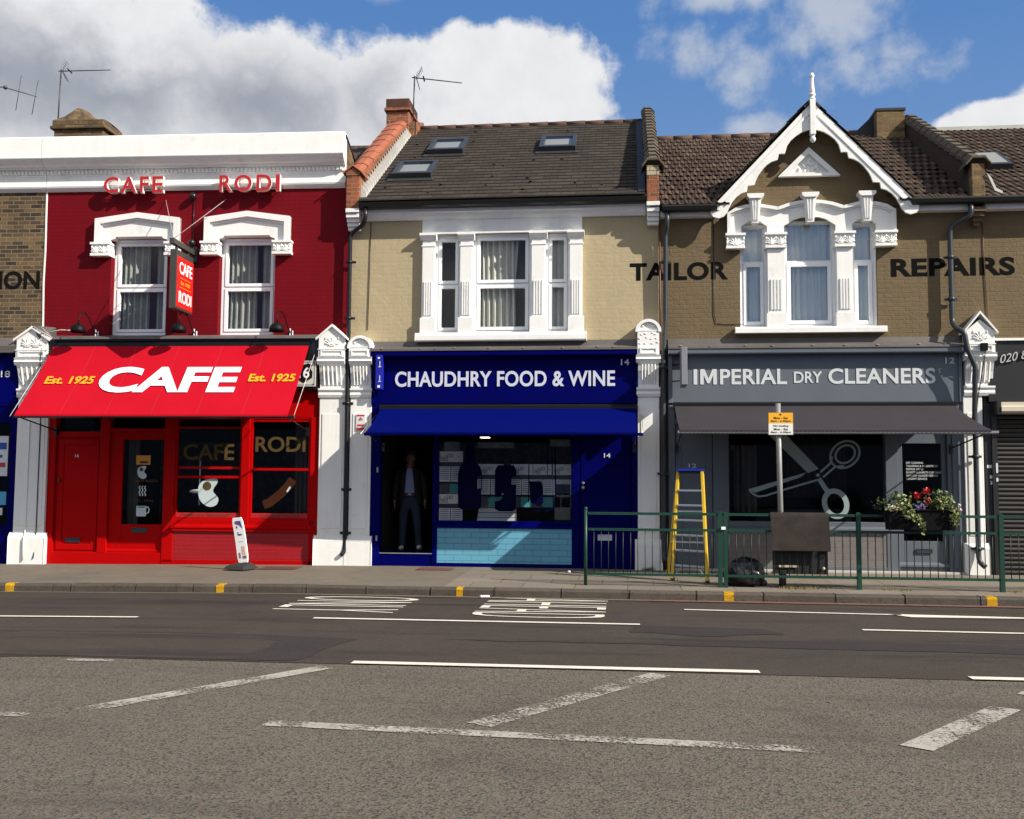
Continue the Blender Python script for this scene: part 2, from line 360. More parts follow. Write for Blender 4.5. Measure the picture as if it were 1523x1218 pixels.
# ------------------------------------------------------------------ shared builders
def wall_panel(b, x0, x1, z0, z1, holes, y=0.0, depth=.2):
    """front face at y with rectangular openings and their reveals"""
    xs = sorted({x0, x1, *[h[0] for h in holes], *[h[1] for h in holes]}); zs = sorted({z0, z1, *[h[2] for h in holes], *[h[3] for h in holes]})
    for i in range(len(xs)-1):
        for j in range(len(zs)-1):
            cx, cz = (xs[i]+xs[i+1])/2, (zs[j]+zs[j+1])/2
            if any(h[0] < cx < h[1] and h[2] < cz < h[3] for h in holes): continue
            b.quad((xs[i], y, zs[j]), (xs[i+1], y, zs[j]), (xs[i+1], y, zs[j+1]), (xs[i], y, zs[j+1]))
    for h in holes:
        a, c, d, e = h[:4]; Y = y+depth
        b.quad((a, y, d), (a, y, e), (a, Y, e), (a, Y, d)); b.quad((c, y, d), (c, Y, d), (c, Y, e), (c, y, e))
        b.quad((a, y, e), (c, y, e), (c, Y, e), (a, Y, e)); b.quad((a, y, d), (a, Y, d), (c, Y, d), (c, y, d))
def room(b, x0, x1, y0, y1, z0, z1):
    v = [(x, y, z) for z in (z0, z1) for y in (y0, y1) for x in (x0, x1)]
    b.add(v, [(0, 1, 3, 2), (4, 6, 7, 5), (2, 3, 7, 6), (0, 2, 6, 4), (1, 5, 7, 3)])
def curtain(b, x0, x1, z0, z1, y, amp=.03, wl=.11, n=None, lean=0.0):
    n = n or max(8, int((x1-x0)/wl*8)); vs = []
    for i in range(n+1):
        u = i/n; x = x0+u*(x1-x0); ph = 2*pi*(x-x0)/wl+1.3*sin(5*u)
        vs.append((x, y+amp*sin(ph), z1)); vs.append((x+lean+.012*sin(3*ph), y+amp*1.25*sin(ph+.4), z0))
    b.add(vs, [(2*i, 2*i+1, 2*i+3, 2*i+2) for i in range(n)], True)
def frame(b, x0, x1, z0, z1, y0, y1, w):
    b.box(x0, x0+w, y0, y1, z0, z1); b.box(x1-w, x1, y0, y1, z0, z1)
    b.box(x0+w, x1-w, y0, y1, z0, z0+w); b.box(x0+w, x1-w, y0, y1, z1-w, z1)
def window(par, x0, x1, z0, z1, y, splits, fw=.05, sw=.05, mt=WPLAS, gl=GLS, sash=True, curtains=(), deep=.9, cm=CURT, insets=None):
    """white framed window: outer frame and a sash frame in every light; pane, curtain and the room behind are sub-parts"""
    b = MB().m(mt); frame(b, x0, x1, z0, z1, y, y+.07, fw)
    zs = [z0+fw, *splits, z1-fw]; lights = []
    for i in range(len(zs)-1):
        a, c = zs[i]+(.012 if i else 0), zs[i+1]-(.012 if i < len(zs)-2 else 0)
        if i: b.box(x0+fw, x1-fw, y+.01, y+.07, zs[i]-.012, zs[i]+.012)
        w = sw if (insets is None or insets[i]) else .012
        frame(b, x0+fw+.004, x1-fw-.004, a+.004, c-.004, y-.012 if w == sw else y+.02, y+.06, w)
        lights.append((x0+fw+w, x1-fw-w, a+w, c-w))
    f = b.build('window', par, bevel=.005)
    p = MB().m(gl)
    for l in lights: p.quad((l[0]-.01, y+.035, l[2]-.01), (l[1]+.01, y+.035, l[2]-.01), (l[1]+.01, y+.035, l[3]+.01), (l[0]-.01, y+.035, l[3]+.01))
    p.build('pane', f)
    r = MB().m(ROOM); room(r, x0-.02, x1+.02, y+.075, y+deep, z0-.03, z1+.03); r.build('room', f)
    if curtains:
        c = MB().m(cm)
        for (a, e, amp, lean) in curtains: curtain(c, a, e, z0+.02, z1-.02, y+.125, amp, .1, lean=lean)
        c.build('curtain', f)
    return f
def acanthus(b, x0, x1, z0, z1, y, seed=0, n=7):
    """raised plaster leaf ornament: overlapping curled lobes"""
    rd = random.Random(seed); w, h = x1-x0, z1-z0; cx = (x0+x1)/2
    def lobe(px, pz, ang, L, wd, th=.016):      # a leaf blade lying in the wall plane
        k = len(b.v); b.ball((0, 0, 0), wd, th, L, 8, 6)
        for i in range(k, len(b.v)):
            x, yy, z = b.v[i]; z += L*.8; t = z/(1.8*L); x += .25*L*t*t*(1 if ang > 0 else -1)*(abs(ang) > .05)
            b.v[i] = (px+x*cos(ang)+z*sin(ang), y+yy-.010*t, pz-x*sin(ang)+z*cos(ang))
    m_ = max(1, round(w/h/1.1))
    for q in range(m_):
        c = x0+w*(q+.5)/m_; s_ = min(w/m_, h*1.2)
        for a in (-1.25, -.8, -.38, 0, .38, .8, 1.25): lobe(c+a*s_*.06, z0+h*.12, a*.95, h*(.40-.07*abs(a)), s_*.055)
        for a in (-.5, .5): lobe(c, z0+h*.05, a*2.6, h*.16, s_*.05, .02)
        b.ball((c, y-.01, z0+h*.2), s_*.07, .022, h*.09, 8, 6)
    for q in range(m_+1): b.ball((x0+w*q/m_, y, z0+h*.72), w*.035+.006, .018, h*.14, 8, 6); b.ball((x0+w*q/m_, y, z0+h*.3), w*.03+.004, .016, h*.1, 8, 6)
    return b
def arc_pts(cx, cz, r, a0, a1, n=14): return [(cx+r*cos(radians(a0+(a1-a0)*i/n)), cz+r*sin(radians(a0+(a1-a0)*i/n))) for i in range(n+1)]

def pilaster(par, x0, x1, kind, zt, seed=0, mt=WHITE, ov=(.025, .025), shaft=None):
    """painted shop pilaster with fluted console; the console is a sub-part"""
    b = MB().m(mt); X0, X1 = x0, x1; x0, x1 = shaft or (x0, x1)
    b.box(x0, x1, -.07, .06, .47, 2.90)
    b.prof([(-.075, .40), (-.075, .44), (-.12, .49), (-.12, .30), (.02, .30), (.02, .45)], x0-.045, x1+.045) if False else None
    b.prof([(.06, -.2), (-.125, -.2), (-.125, .42), (-.072, .50), (.06, .50)], x0-.05, x1+.045)
    b.box(x0+.05, x1-.05, -.082, -.06, .62, 2.62)
    p = b.build('pilaster', par, bevel=.008); x0, x1 = X0, X1; w = x1-x0; cx = (x0+x1)/2
    c = MB().m(mt); zc = zt-.0
    top = 3.73 if kind == 'gable' else zt-.21
    # necking moulds
    c.prof([(.05, 2.90), (-.09, 2.90), (-.11, 2.95), (-.10, 2.99), (-.125, 3.03), (-.125, 3.06), (.05, 3.06)], x0-ov[0]*.7, x1+ov[1]*.7)
    # fluted neck, swelling outwards as it rises
    pr = [(.05, 3.06), (-.09, 3.06), (-.10, 3.18), (-.125, 3.30), (-.17, 3.42), (-.20, 3.47), (.05, 3.47)]
    c.prof(pr, x0+.01, x1-.01)
    nf = 5
    for i in range(nf):
        u = x0+.05+(w-.1)*(i+.5)/nf; q = w*.045
        c.add([(u-q, -.098, 3.12), (u+q, -.098, 3.12), (u+q, -.20, 3.44), (u-q, -.20, 3.44), (u, -.112, 3.12), (u, -.213, 3.44)], [(0, 4, 5, 3), (4, 1, 2, 5), (0, 1, 4), (3, 5, 2)])
    c.prof([(.05, 3.47), (-.20, 3.47), (-.235, 3.53), (-.215, 3.56), (-.235, 3.60), (.05, 3.60)], x0-ov[0], x1+ov[1])
    c.box(x0, x1, -.22, .05, 3.60, top)
    frame(c, x0+.04, x1-.04, 3.615, 3.72, -.235, -.21, .022)
    if kind == 'gable':
        c.box(x0-.01, x1+.01, -.235, .05, 3.73, 3.745)
        e = w/2+.05
        c.prism([(x0, 3.745), (x1, 3.745), (x1, 3.95), (cx, 4.14), (x0, 3.95)], -.20, .05)
        for s in (-1, 1):
            c.prism([(cx+s*e, 3.90), (cx+s*e, 3.935), (cx, zt), (cx, zt-.045)], -.24, .06)
        acanthus(c, x0+.12, x1-.12, 3.79, 3.99, -.20, seed, 4)
    else:
        c.box(x0-.006, x1+.006, -.225, .05, top-.0, top+.02)
        n = 16
        c.prism(arc_pts(cx, top+.02, w/2-.005, 0, 180, n), -.19, .05)
        ro, ri = w/2+.035, w/2-.015
        for i in range(n):
            a0, a1 = pi*i/n, pi*(i+1)/n; 
            c.prism([(cx+ri*cos(a0), top-.01+ri*sin(a0)), (cx+ro*cos(a0), top-.01+ro*sin(a0)), (cx+ro*cos(a1), top-.01+ro*sin(a1)), (cx+ri*cos(a1), top-.01+ri*sin(a1))], -.235, .06)
        rd = random.Random(seed)
        if top-3.74 > .12:
            for i in range(4):
                for j in range(3): c.ball((x0+w*(i+.6)/4.2+rd.uniform(-.025, .025), -.219, 3.77+(top-3.78)*(j+.5)/3+rd.uniform(-.02, .02)), rd.uniform(.015, .035), .011, rd.uniform(.012, .022), 7, 5)
        for i in range(5): c.ball((cx+(i-2)*w*.13, -.19, top+.09+.03*(2-abs(i-2))), .03, .018, .025, 7, 5)
    c.build('console', p)
    return p

def roof_rows(b, x0, x1, ye, ze, yr, s, gy=.168, lift=.014, mt=SLATE):
    """slates in courses: each course tips up a little at its lower edge"""
    b.m(mt); y = math.floor(ye/gy)*gy; first = True
    while y < yr:
        a = max(y, ye); c = min(y+gy, yr); za = ze+s*(a-ye)+lift; zc = ze+s*(c-ye)+.001
        b.quad((x0, a, za), (x1, a, za), (x1, c, zc), (x0, c, zc))
        b.quad((x0, a, za-lift-.004), (x1, a, za-lift-.004), (x1, a, za), (x0, a, za)); y += gy
def tile_rows(b, o, e, sv, W, L, mt=TILE, tw=.13, gy=.31, lift=.020, amp=.018, skip=None):
    """interlocking roll tiles: o corner at the eaves, e along the eaves, sv up the slope"""
    b.m(mt); o, e, sv = Vector(o), Vector(e).normalized(), Vector(sv).normalized(); nn = e.cross(sv)
    if nn.z < 0: nn = -nn
    pf = [(0, .2), (.10, .75), (.22, 1), (.34, .75), (.45, .15), (.62, 0), (.82, 0)]
    us = [(0, .4*amp)]
    k = 0
    while k*tw < W:
        for u, h in pf:
            if 0 < (k+u)*tw <= W: us.append(((k+u)*tw, h*amp))
        k += 1
    us.append((W, 0)); r = 0; rd = random.Random(3)
    while r*gy < L:
        a, c = r*gy, min((r+1)*gy+.02, L); vs = []; sh = (r % 2)*tw*.5
        for q, (u, h) in enumerate(us):
            if 0 < q < len(us)-1: u = min(u+sh, W)
            vs += [o+e*u+sv*a+nn*(h-.012), o+e*u+sv*a+nn*(h+lift), o+e*u+sv*c+nn*(h+.002)]
        fs = []
        for i in range(len(us)-1):
            j = 3*i
            if skip and skip(sum((Vector(vs[j+n_]) for n_ in (1, 2, 4, 5)), Vector())/4): continue
            fs += [(j, j+3, j+4, j+1), (j+1, j+4, j+5, j+2)]
        b.add(vs, fs); r += 1
def coping(b, x, y0, z0, y1, z1, w, mt, n, hex_=True, step=.028, top=.11):
    """row of ridged coping tiles up a sloping party wall"""
    b.m(mt); d = Vector((0, y1-y0, z1-z0)); L = d.length; d.normalize(); nn = Vector((0, -d.z, d.y))
    pts = [(-w/2, -.03), (-w/2, .03), (-w*.22, top), (w*.22, top), (w/2, .03), (w/2, -.03)] if hex_ else [(-w/2, -.02), (-w/2, .02), (0, .10), (w/2, .02), (w/2, -.02)]
    for i in range(n):
        a, c = L*i/n-.01, L*(i+1)/n+.015; k = len(pts)
        j0, j1 = random.uniform(-.008, .008), random.uniform(-.008, .008)
        p0 = [Vector((x+u+j0, y0, z0))+d*a+nn*(v+step) for u, v in pts]; p1 = [Vector((x+u+j1, y0, z0))+d*c+nn*v for u, v in pts]
        b.add(p0+p1, [(q, (q+1) % k, k+(q+1) % k, k+q) for q in range(k)]+[tuple(range(k))[::-1], tuple(range(k, 2*k))])
def letterplate(par, x0, x1, z0, z1, y, mt=GPIPE):
    b = MB().m(mt); b.box(x0, x1, y-.012, y, z0, z1); frame(b, x0-.012, x1+.012, z0-.012, z1+.012, y-.018, y, .014); return b.build('letterbox', par, bevel=.003)

# ------------------------------------------------------------------ ground
def asphalt(name, c1, c2, sc_, agg, agg_amt, bump, dirt=None, smear=None):
    mt = bpy.data.materials.new(name); mt.use_nodes = True; t = mt.node_tree; T = NT(t); b = t.nodes['Principled BSDF']
    g = T.n('ShaderNodeNewGeometry').outputs['Position']
    big = T.n('ShaderNodeTexNoise', Scale=.55, Detail=7.0, Roughness=.65); T.l(g, big.inputs['Vector'])
    mid = T.n('ShaderNodeTexNoise', Scale=4.0, Detail=5.0, Roughness=.7); T.l(g, mid.inputs['Vector'])
    vo = T.n('ShaderNodeTexVoronoi', Scale=sc_); vo.inputs['Randomness'].default_value = 1; T.l(g, vo.inputs['Vector'])
    fine = T.n('ShaderNodeTexNoise', Scale=sc_*1.3, Detail=3.0, Roughness=.7); T.l(g, fine.inputs['Vector'])
    base = T.mix(T.smooth(big.outputs['Fac'], .36, .64), c1, c2)
    base = T.mix(T.smooth(mid.outputs['Fac'], .35, .75), base, tuple(v*.72 for v in c1))
    sp = T.n('ShaderNodeSeparateColor'); T.l(vo.outputs['Color'], sp.inputs[0])
    st = T.mix(sp.outputs[0], (.014, .013, .012), tuple(agg))
    st = T.mix(T.math('MULTIPLY', T.smooth(sp.outputs[1], .6, .75), .7), st, (agg[0]*1.10, agg[1]*.88, agg[2]*.72))
    st = T.mix(T.math('MULTIPLY', T.smooth(sp.outputs[2], .80, .9), .6), st, (agg[0]*.75, agg[1]*1.0, agg[2]*.85))
    colr = T.mix(agg_amt, base, st)
    colr = T.mix(T.math('MULTIPLY', T.smooth(fine.outputs['Fac'], .5, .72), .5), colr, tuple(v*.35 for v in c1))
    if dirt: colr = T.mix(T.math('MULTIPLY', T.smooth(big.outputs['Fac'], dirt[1], dirt[2]), dirt[3]), colr, dirt[0])
    if smear:          # oily tyre streaks along the street: (colour, lo, hi, amount)
        mp = T.n('ShaderNodeMapping'); mp.inputs['Scale'].default_value = (.22, 1.9, 1); T.l(g, mp.inputs[0])
        sn = T.n('ShaderNodeTexNoise', Scale=1.0, Detail=8.0, Roughness=.68); T.l(mp.outputs[0], sn.inputs['Vector'])
        colr = T.mix(T.math('MULTIPLY', T.smooth(sn.outputs['Fac'], smear[1], smear[2]), smear[3]), colr, smear[0])
    T.l(colr, b.inputs['Base Color']); b.inputs['Roughness'].default_value = .85; b.inputs['Specular IOR Level'].default_value = .2
    bp = T.n('ShaderNodeBump', Strength=bump, Distance=.012); T.l(T.math('ADD', vo.outputs['Distance'], fine.outputs['Fac']), bp.inputs['Height']); T.l(bp.outputs[0], b.inputs['Normal'])
    return mt
NEWR = asphalt('lane_asphalt', (.054, .043, .036), (.043, .034, .029), 95, (.09, .075, .064), .35, .35, ((.028, .025, .024), .58, .70, .6), ((.024, .021, .020), .50, .66, .7))
OLDR = asphalt('chipped_asphalt', (.090, .079, .064), (.068, .060, .048), 78, (.190, .168, .140), .66, .42, ((.046, .041, .035), .57, .72, .45), ((.052, .046, .039), .50, .72, .55))
PAVE = asphalt('paving_asphalt', (.170, .144, .113), (.140, .119, .094), 140, (.23, .20, .168), .3, .2, ((.09, .078, .066), .52, .68, .5))
SLAB = mat('paving_slab', (.165, .148, .128), .85, .12, 1.2, .4, 60, brick=dict(mode='flat', c1=(.183, .156, .122), c2=(.153, .130, .103), mc=(.06, .053, .047), w=.75, h=.60, ms=.007, d=.5, dist=.006, wob=.01), speck=[((.06, .055, .05), 6, .68, .5)])
KERB = mat('granite_kerb', (.12, .098, .078), .85, .25, 5, .8, 60, brick=dict(mode='flat', c1=(.078, .061, .046), c2=(.055, .044, .034), mc=(.035, .03, .025), w=.92, h=5, ms=.008, d=.5, dist=.01, wob=.01), speck=[((.035, .03, .026), 30, .56, .8)])
WMARK = mat('road_paint', (.62, .58, .50), .7, .10, 6, .4, 60, worn=(30, .66, .08))
OMARK = mat('old_road_paint', (.33, .305, .26), .85, .25, 6, .4, 60, worn=(34, .455, .12, 3.2))
YMARK = mat('yellow_kerb_paint', (.44, .24, .012), .85, .25, 9, .5, 60, spec=.1, worn=(30, .57, .10, 7))
REDL = mat('faded_red_line', (.18, .075, .055), .8, .15, 5, worn=(14, .52, .15))
YK, YL, ZR = -3.26, -8.95, -.18        # kerb line, edge of the newer lane surface, road level
XS = [-60, -30, -20, -15, -12, -10, -8, -6, XB, -3, -1, 1, 3, 5, 8, 12, 20, 40, 70]
def sheet(name, mt, y0, y1, z0, z1, xs=XS, lab=None):
    b = MB().m(mt)
    for i in range(len(xs)-1): b.quad((xs[i], y0, z0), (xs[i+1], y0, z0), (xs[i+1], y1, z1), (xs[i], y1, z1))
    return struct(b.build(name, drop=True))
sheet('road', OLDR, -60, YL+.5, ZR, ZR)
b = MB().m(NEWR)
xe = [-60+i*.5 for i in range(261)]; rd = random.Random(5)
ye = [YL+.03*mnoise.noise(Vector((x*.9, 1.7, 0)))+.02*mnoise.noise(Vector((x*4, 9, 0))) for x in xe]
for i in range(len(xe)-1): b.quad((xe[i], ye[i], ZR+.005), (xe[i+1], ye[i+1], ZR+.005), (xe[i+1], YK-.0, ZR+.005), (xe[i], YK-.0, ZR+.005))
struct(b.build('bus_lane', drop=True))
# darker resurfaced trench in the lane
b = MB().m(asphalt('patch_asphalt', (.036, .031, .030), (.028, .025, .025), 95, (.06, .052, .05), .35, .3))
def blot(b, pts, z, amp=.06, n=14):
    out = []
    for i in range(len(pts)):
        p, q = pts[i], pts[(i+1) % len(pts)]
        for k in range(n):
            u = k/n; x, y = p[0]+(q[0]-p[0])*u, p[1]+(q[1]-p[1])*u
            out.append((x+amp*mnoise.noise(Vector((x*2.3, y*2.3, 0))), y+amp*mnoise.noise(Vector((x*2.1, y*2.7, 5))), z))
    b.add(out, [tuple(range(len(out)))])
blot(b, [(-20, -8.9), (-2.9, -8.9), (-2.7, -7.5), (-4, -7.35), (-9, -7.2), (-20, -7.1)], ZR+.009)
blot(b, [(.1, -6.05), (1.5, -6.1), (1.6, -6.5), (.9, -6.75), (.0, -6.6)], ZR+.009, .1)
blot(b, [(-1.9, -7.4), (3, -7.5), (9, -7.7), (9, -7.25), (3, -7.1)], ZR+.009, .12)
struct(b.build('road_patch', drop=True))
b = MB().m(PAVE)
xs = [x for x in XS if x < -3]+[-2.6]
for i in range(len(xs)-1): b.quad((xs[i], YK+.16, -.058), (xs[i+1], YK+.16, -.058), (xs[i+1], .3, .0), (xs[i], .3, .0))
b.m(SLAB); xs = [-2.6]+[x for x in XS if x > -2]
for i in range(len(xs)-1): b.quad((xs[i], YK+.16, -.058), (xs[i+1], YK+.16, -.058), (xs[i+1], .3, .0), (xs[i], .3, .0))
struct(b.build('pavement', drop=True))
b = MB().m(KERB); x = -40.0; rd = random.Random(2)
while x < 40:
    L = rd.uniform(.85, .97); j = rd.uniform(-.006, .006); k = rd.uniform(-.004, .004)
    b.prof([(YK+j, ZR-.1), (YK+.005+j, -.085+k), (YK+.03+j, -.06+k), (YK+.165, -.056+k), (YK+.165, ZR-.1)], x+.004, x+L-.004); x += L
struct(b.build('kerb', drop=True, bevel=.006))
b = MB().m(mat('kerb_joint', (.03, .025, .02), .9))
for i in range(len(XS)-1): b.prof([(YK+.014, ZR-.1), (YK+.02, -.092), (YK+.04, -.070), (YK+.17, -.064), (YK+.17, ZR-.1)], XS[i], XS[i+1], False)
struct(b.build('kerb_joint', drop=True))
b = MB().m(asphalt('gutter_grit', (.16, .14, .115), (.12, .105, .088), 160, (.2, .18, .15), .3, .2))
for i in range(len(xe)-1):
    w0, w1 = (.10+.05*mnoise.noise(Vector((xe[k]*1.3, 4, 0))) for k in (i, i+1))
    b.quad((xe[i], YK-w0, ZR+.009), (xe[i+1], YK-w1, ZR+.009), (xe[i+1], YK+.01, ZR+.009), (xe[i], YK+.01, ZR+.009))
struct(b.build('gutter_channel', drop=True))
def marks(name, mt, polys, z=ZR+.014):
    b = MB().m(mt)
    for p in polys: b.add([(x, y, z) for x, y in p], [tuple(range(len(p)))])
    o = struct(b.build(name, drop=True)); return o
def line(x0, y0, x1, y1, w): 
    d = Vector((x1-x0, y1-y0)).normalized(); n = Vector((-d.y, d.x))*w/2
    return [(x0-n.x, y0-n.y), (x1-n.x, y1-n.y), (x1+n.x, y1+n.y), (x0+n.x, y0+n.y)]
marks('road_marking', WMARK, [line(-14, -6.2, -5.85, -6.14, .09), line(-3.6, -5.98, .13, -5.95, .10), line(.70, -4.40, 3.30, -4.53, .085),
      [(3.13, -4.46), (5.6, -4.62), (5.6, -4.65), (3.37, -4.76)], line(2.52, -6.02, 8, -6.1, .09)])
marks('centre_line', WMARK, [line(-2.36, -8.9, 1.08, -8.86, .13), line(2.74, -8.9, 6.4, -8.86, .13)])
marks('worn_road_marking', OMARK, [line(-3.66, -11.02, -2.52, -9.13, .18), line(-.95, -11.08, .26, -9.06, .20), line(1.68, -11.32, 2.62, -10.05, .20), line(-2.3, -11.22, 1.1, -11.44, .15),
      line(-7.5, -11.15, -3.93, -11.2, .12), line(-4.85, -9.1, -4.42, -9.08, .10), line(2.95, -9.55, 3.35, -9.0, .16)], ZR+.006)
def lane_word(s, x0, x1, yn, ys):
    o = txt(None, 'road_marking', s, 0, 1, 0, 1, 0, WMARK, off=-.022, drop=True, fn=lambda u, v, w: (x0+v*(x1-x0), yn+u*(ys-yn), ZR+.0125+.003*w)); struct(o)
lane_word('ONLY', -4.38, -2.80, -3.62, -5.36); lane_word('AHEAD', -1.86, -.27, -3.40, -5.52)
marks('red_route_line', REDL, [line(.3, -3.42, 40, -3.42, .13), line(-4.8, -3.44, .3, -3.44, .03)], ZR+.016)
for x, w in ((-9.05, .13), (-5.92, .11), (-2.34, .09), (1.36, .13), (4.78, .13)):
    b = MB().m(YMARK); b.prof([(YK-.006, ZR+.01), (YK-.004, -.085), (YK+.024, -.054), (YK+.14, -.050), (YK+.14, -.056), (YK+.03, -.062), (YK+.002, -.088), (YK, ZR+.01)], x-w/2, x+w/2); struct(b.build('kerb_mark', drop=True))

# ------------------------------------------------------------------ HOUSE: stock brick neighbour at the far left
h0 = thing('terraced_house', 'sooty yellow brick house at the left edge above a dark blue shop numbered 18', 'house', (-13.2, 0, 0))
b = MB().m(STOCKB); wall_panel(b, -16, -10.5, 3.9, 6.68, [(-15, -13.6, 4.1, 5.8)]); b.box(-16, -10.5, .6, 9, 2.9, 7.0)
b.build('wall', h0)
window(h0, -15, -13.6, 4.1, 5.8, .15, [4.95])
txt(h0, 'lettering', 'ION', -11.36, -10.59, 4.88, 5.215, -.004, BPAINT, .003, .025)
CORN = [(.06, 6.66), (-.02, 6.66), (-.05, 6.69), (-.075, 6.72), (-.085, 6.75), (-.035, 6.76), (-.035, 6.94), (-.05, 6.96), (-.06, 7.04), (-.12, 7.06), (-.13, 7.09), (-.19, 7.11), (-.20, 7.13), (-.235, 7.16), (-.27, 7.21), (-.275, 7.225), (-.26, 7.23), (-.25, 7.60), (-.20, 7.63), (.06, 7.63)]
def cornice(par, x0, x1):
    b = MB().m(WHITE); b.prof(CORN, x0, x1); n = int((x1-x0)/.072)
    for i in range(n):
        x = x0+.02+(x1-x0-.04)*i/n; b.box(x, x+.04, -.095, -.055, 6.975, 7.035)
    return b.build('cornice', par)
cornice(h0, -16, -10.525)
b = MB().m(LEAD); b.prof([(.02, 4.0), (-.05, 3.98), (-.20, 3.82), (-.20, 3.70), (.02, 3.70)], -16, -10.88); b.build('flashing', h0)
b = MB().m(BLUE); b.box(-16, -10.88, -.07, .05, 2.75, 3.70); b.box(-16, -10.88, -.05, .10, 2.45, 2.75); b.box(-10.99, -10.86, -.05, .2, -.1, 2.45); b.box(-16, -10.99, -.03, .15, -.15, .62)
b.build('shopfront', h0)
txt(h0, 'lettering', '18', -11.20, -11.03, 3.27, 3.385, -.075, GLET, .004, .01)
b = MB().m(GSHOP); b.quad((-16, .06, .62), (-10.99, .06, .62), (-10.99, .06, 2.45), (-16, .06, 2.45)); w0 = b.build('shop_window', h0)
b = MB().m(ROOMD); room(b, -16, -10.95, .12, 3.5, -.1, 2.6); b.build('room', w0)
b = MB().m(mat('poster_white', (.62, .64, .66), .6, .1)); b.box(-11.7, -11.10, .085, .10, 1.50, 2.22); b.m(mat('poster_blue', (.02, .06, .28), .6, .3)); b.box(-11.7, -11.13, .08, .085, 1.98, 2.10); b.box(-11.7, -11.2, .08, .085, 1.83, 1.88)
b.m(mat('poster_red', (.45, .03, .03), .6, .2)); b.box(-11.7, -11.14, .08, .085, 1.66, 1.74); b.m(mat('poster_cyan', (.08, .36, .60), .6, .1)); b.box(-11.8, -11.10, .085, .10, .98, 1.22); b.m(MATS['poster_white']); b.box(-11.8, -11.16, .085, .10, .80, .93)
b.build('decal', w0)
# the chimney stands on the ridge of the hidden roof
b = MB().m(TILE); b.add([(-16, .3, 7.0), (-4.95, .3, 7.0), (-4.95, 5.2, 9.2), (-16, 5.2, 9.2), (-16, 10, 7.0), (-4.95, 10, 7.0)], [(0, 1, 2, 3), (3, 2, 5, 4), (1, 5, 2)]); rf = b.build('roof', h0)
CHB = mat('chimney_brick', (.16, .10, .045), .9, .3, 4, .8, 40, brick=dict(c1=(.17, .105, .045), c2=(.07, .045, .025), mc=(.11, .085, .05), d=1, dist=.012), speck=[((.28, .20, .09), 9, .62, .6)])
b = MB().m(CHB); b.box(-12.95, -11.78, 4.6, 5.5, 8.2, 9.50); b.box(-13.02, -11.70, 4.53, 5.57, 9.50, 9.58); b.box(-12.98, -11.76, 4.56, 5.54, 9.58, 9.72)
rd = random.Random(4); top = []
for i in range(9):
    for j in range(5):
        u, v = i/8, j/4; e = sin(pi*min(1, max(0, u*1.15)))**.6*sin(pi*v)**.5 if 0 < v < 1 else 0
        hgt = (.26*math.exp(-((u-.36)/.24)**2)+.14)*e+.05*rd.random()*(e > 0); top.append((-12.97+1.2*u, 4.58+.94*v, 9.72+hgt))
b.add(top, [(i*5+j, (i+1)*5+j, (i+1)*5+j+1, i*5+j+1) for i in range(8) for j in range(4)])
b.build('chimney', rf, bevel=.02)

# ------------------------------------------------------------------ HOUSE: red cafe house
h1 = thing('terraced_house', 'maroon painted brick house with white parapet, two sash windows and a bright red cafe front', 'house', (-7.7, 0, 0))
b = MB().m(REDB); O1, O2 = (-9.27, -8.22, 4.02, 5.90), (-7.27, -6.25, 4.02, 5.90)
wall_panel(b, -10.5, -4.93, 3.86, 6.68, [O1, O2], depth=.24); b.box(-10.45, -4.95, .6, 9, 3.0, 7.0)
b.build('wall', h1)
b = MB().m(WHITE); pts = [(-10.52, 6.67), (-10.515, 6.2), (-10.505, 5.6), (-10.515, 5.0), (-10.50, 4.5), (-10.49, 4.15)]
b.ribbon(pts, .028, -.012, .0); b.build('painted_edge', h1)
cornice(h1, -10.515, -4.99)
b = MB().m(CHB); b.add([(-4.985, .0, 7.60), (-4.985, .75, 7.22), (-4.985, 1.9, 6.98), (-4.985, 1.9, 6.4), (-4.985, .0, 6.4), (-5.15, .0, 7.60), (-5.15, .75, 7.22), (-5.15, 1.9, 6.98), (-5.15, 1.9, 6.4), (-5.15, .0, 6.4)], [(4, 3, 2, 1, 0), (5, 6, 7, 8, 9), (0, 1, 6, 5), (1, 2, 7, 6)])
b.m(DLEAD); b.add([(-4.97, -.1, 7.60), (-5.17, -.1, 7.60), (-5.17, 1.9, 6.99), (-4.97, 1.9, 6.99), (-4.97, -.1, 7.565), (-4.97, 1.9, 6.955)], [(0, 1, 2, 3), (4, 5, 3, 0)]); b.build('parapet_end', h1)
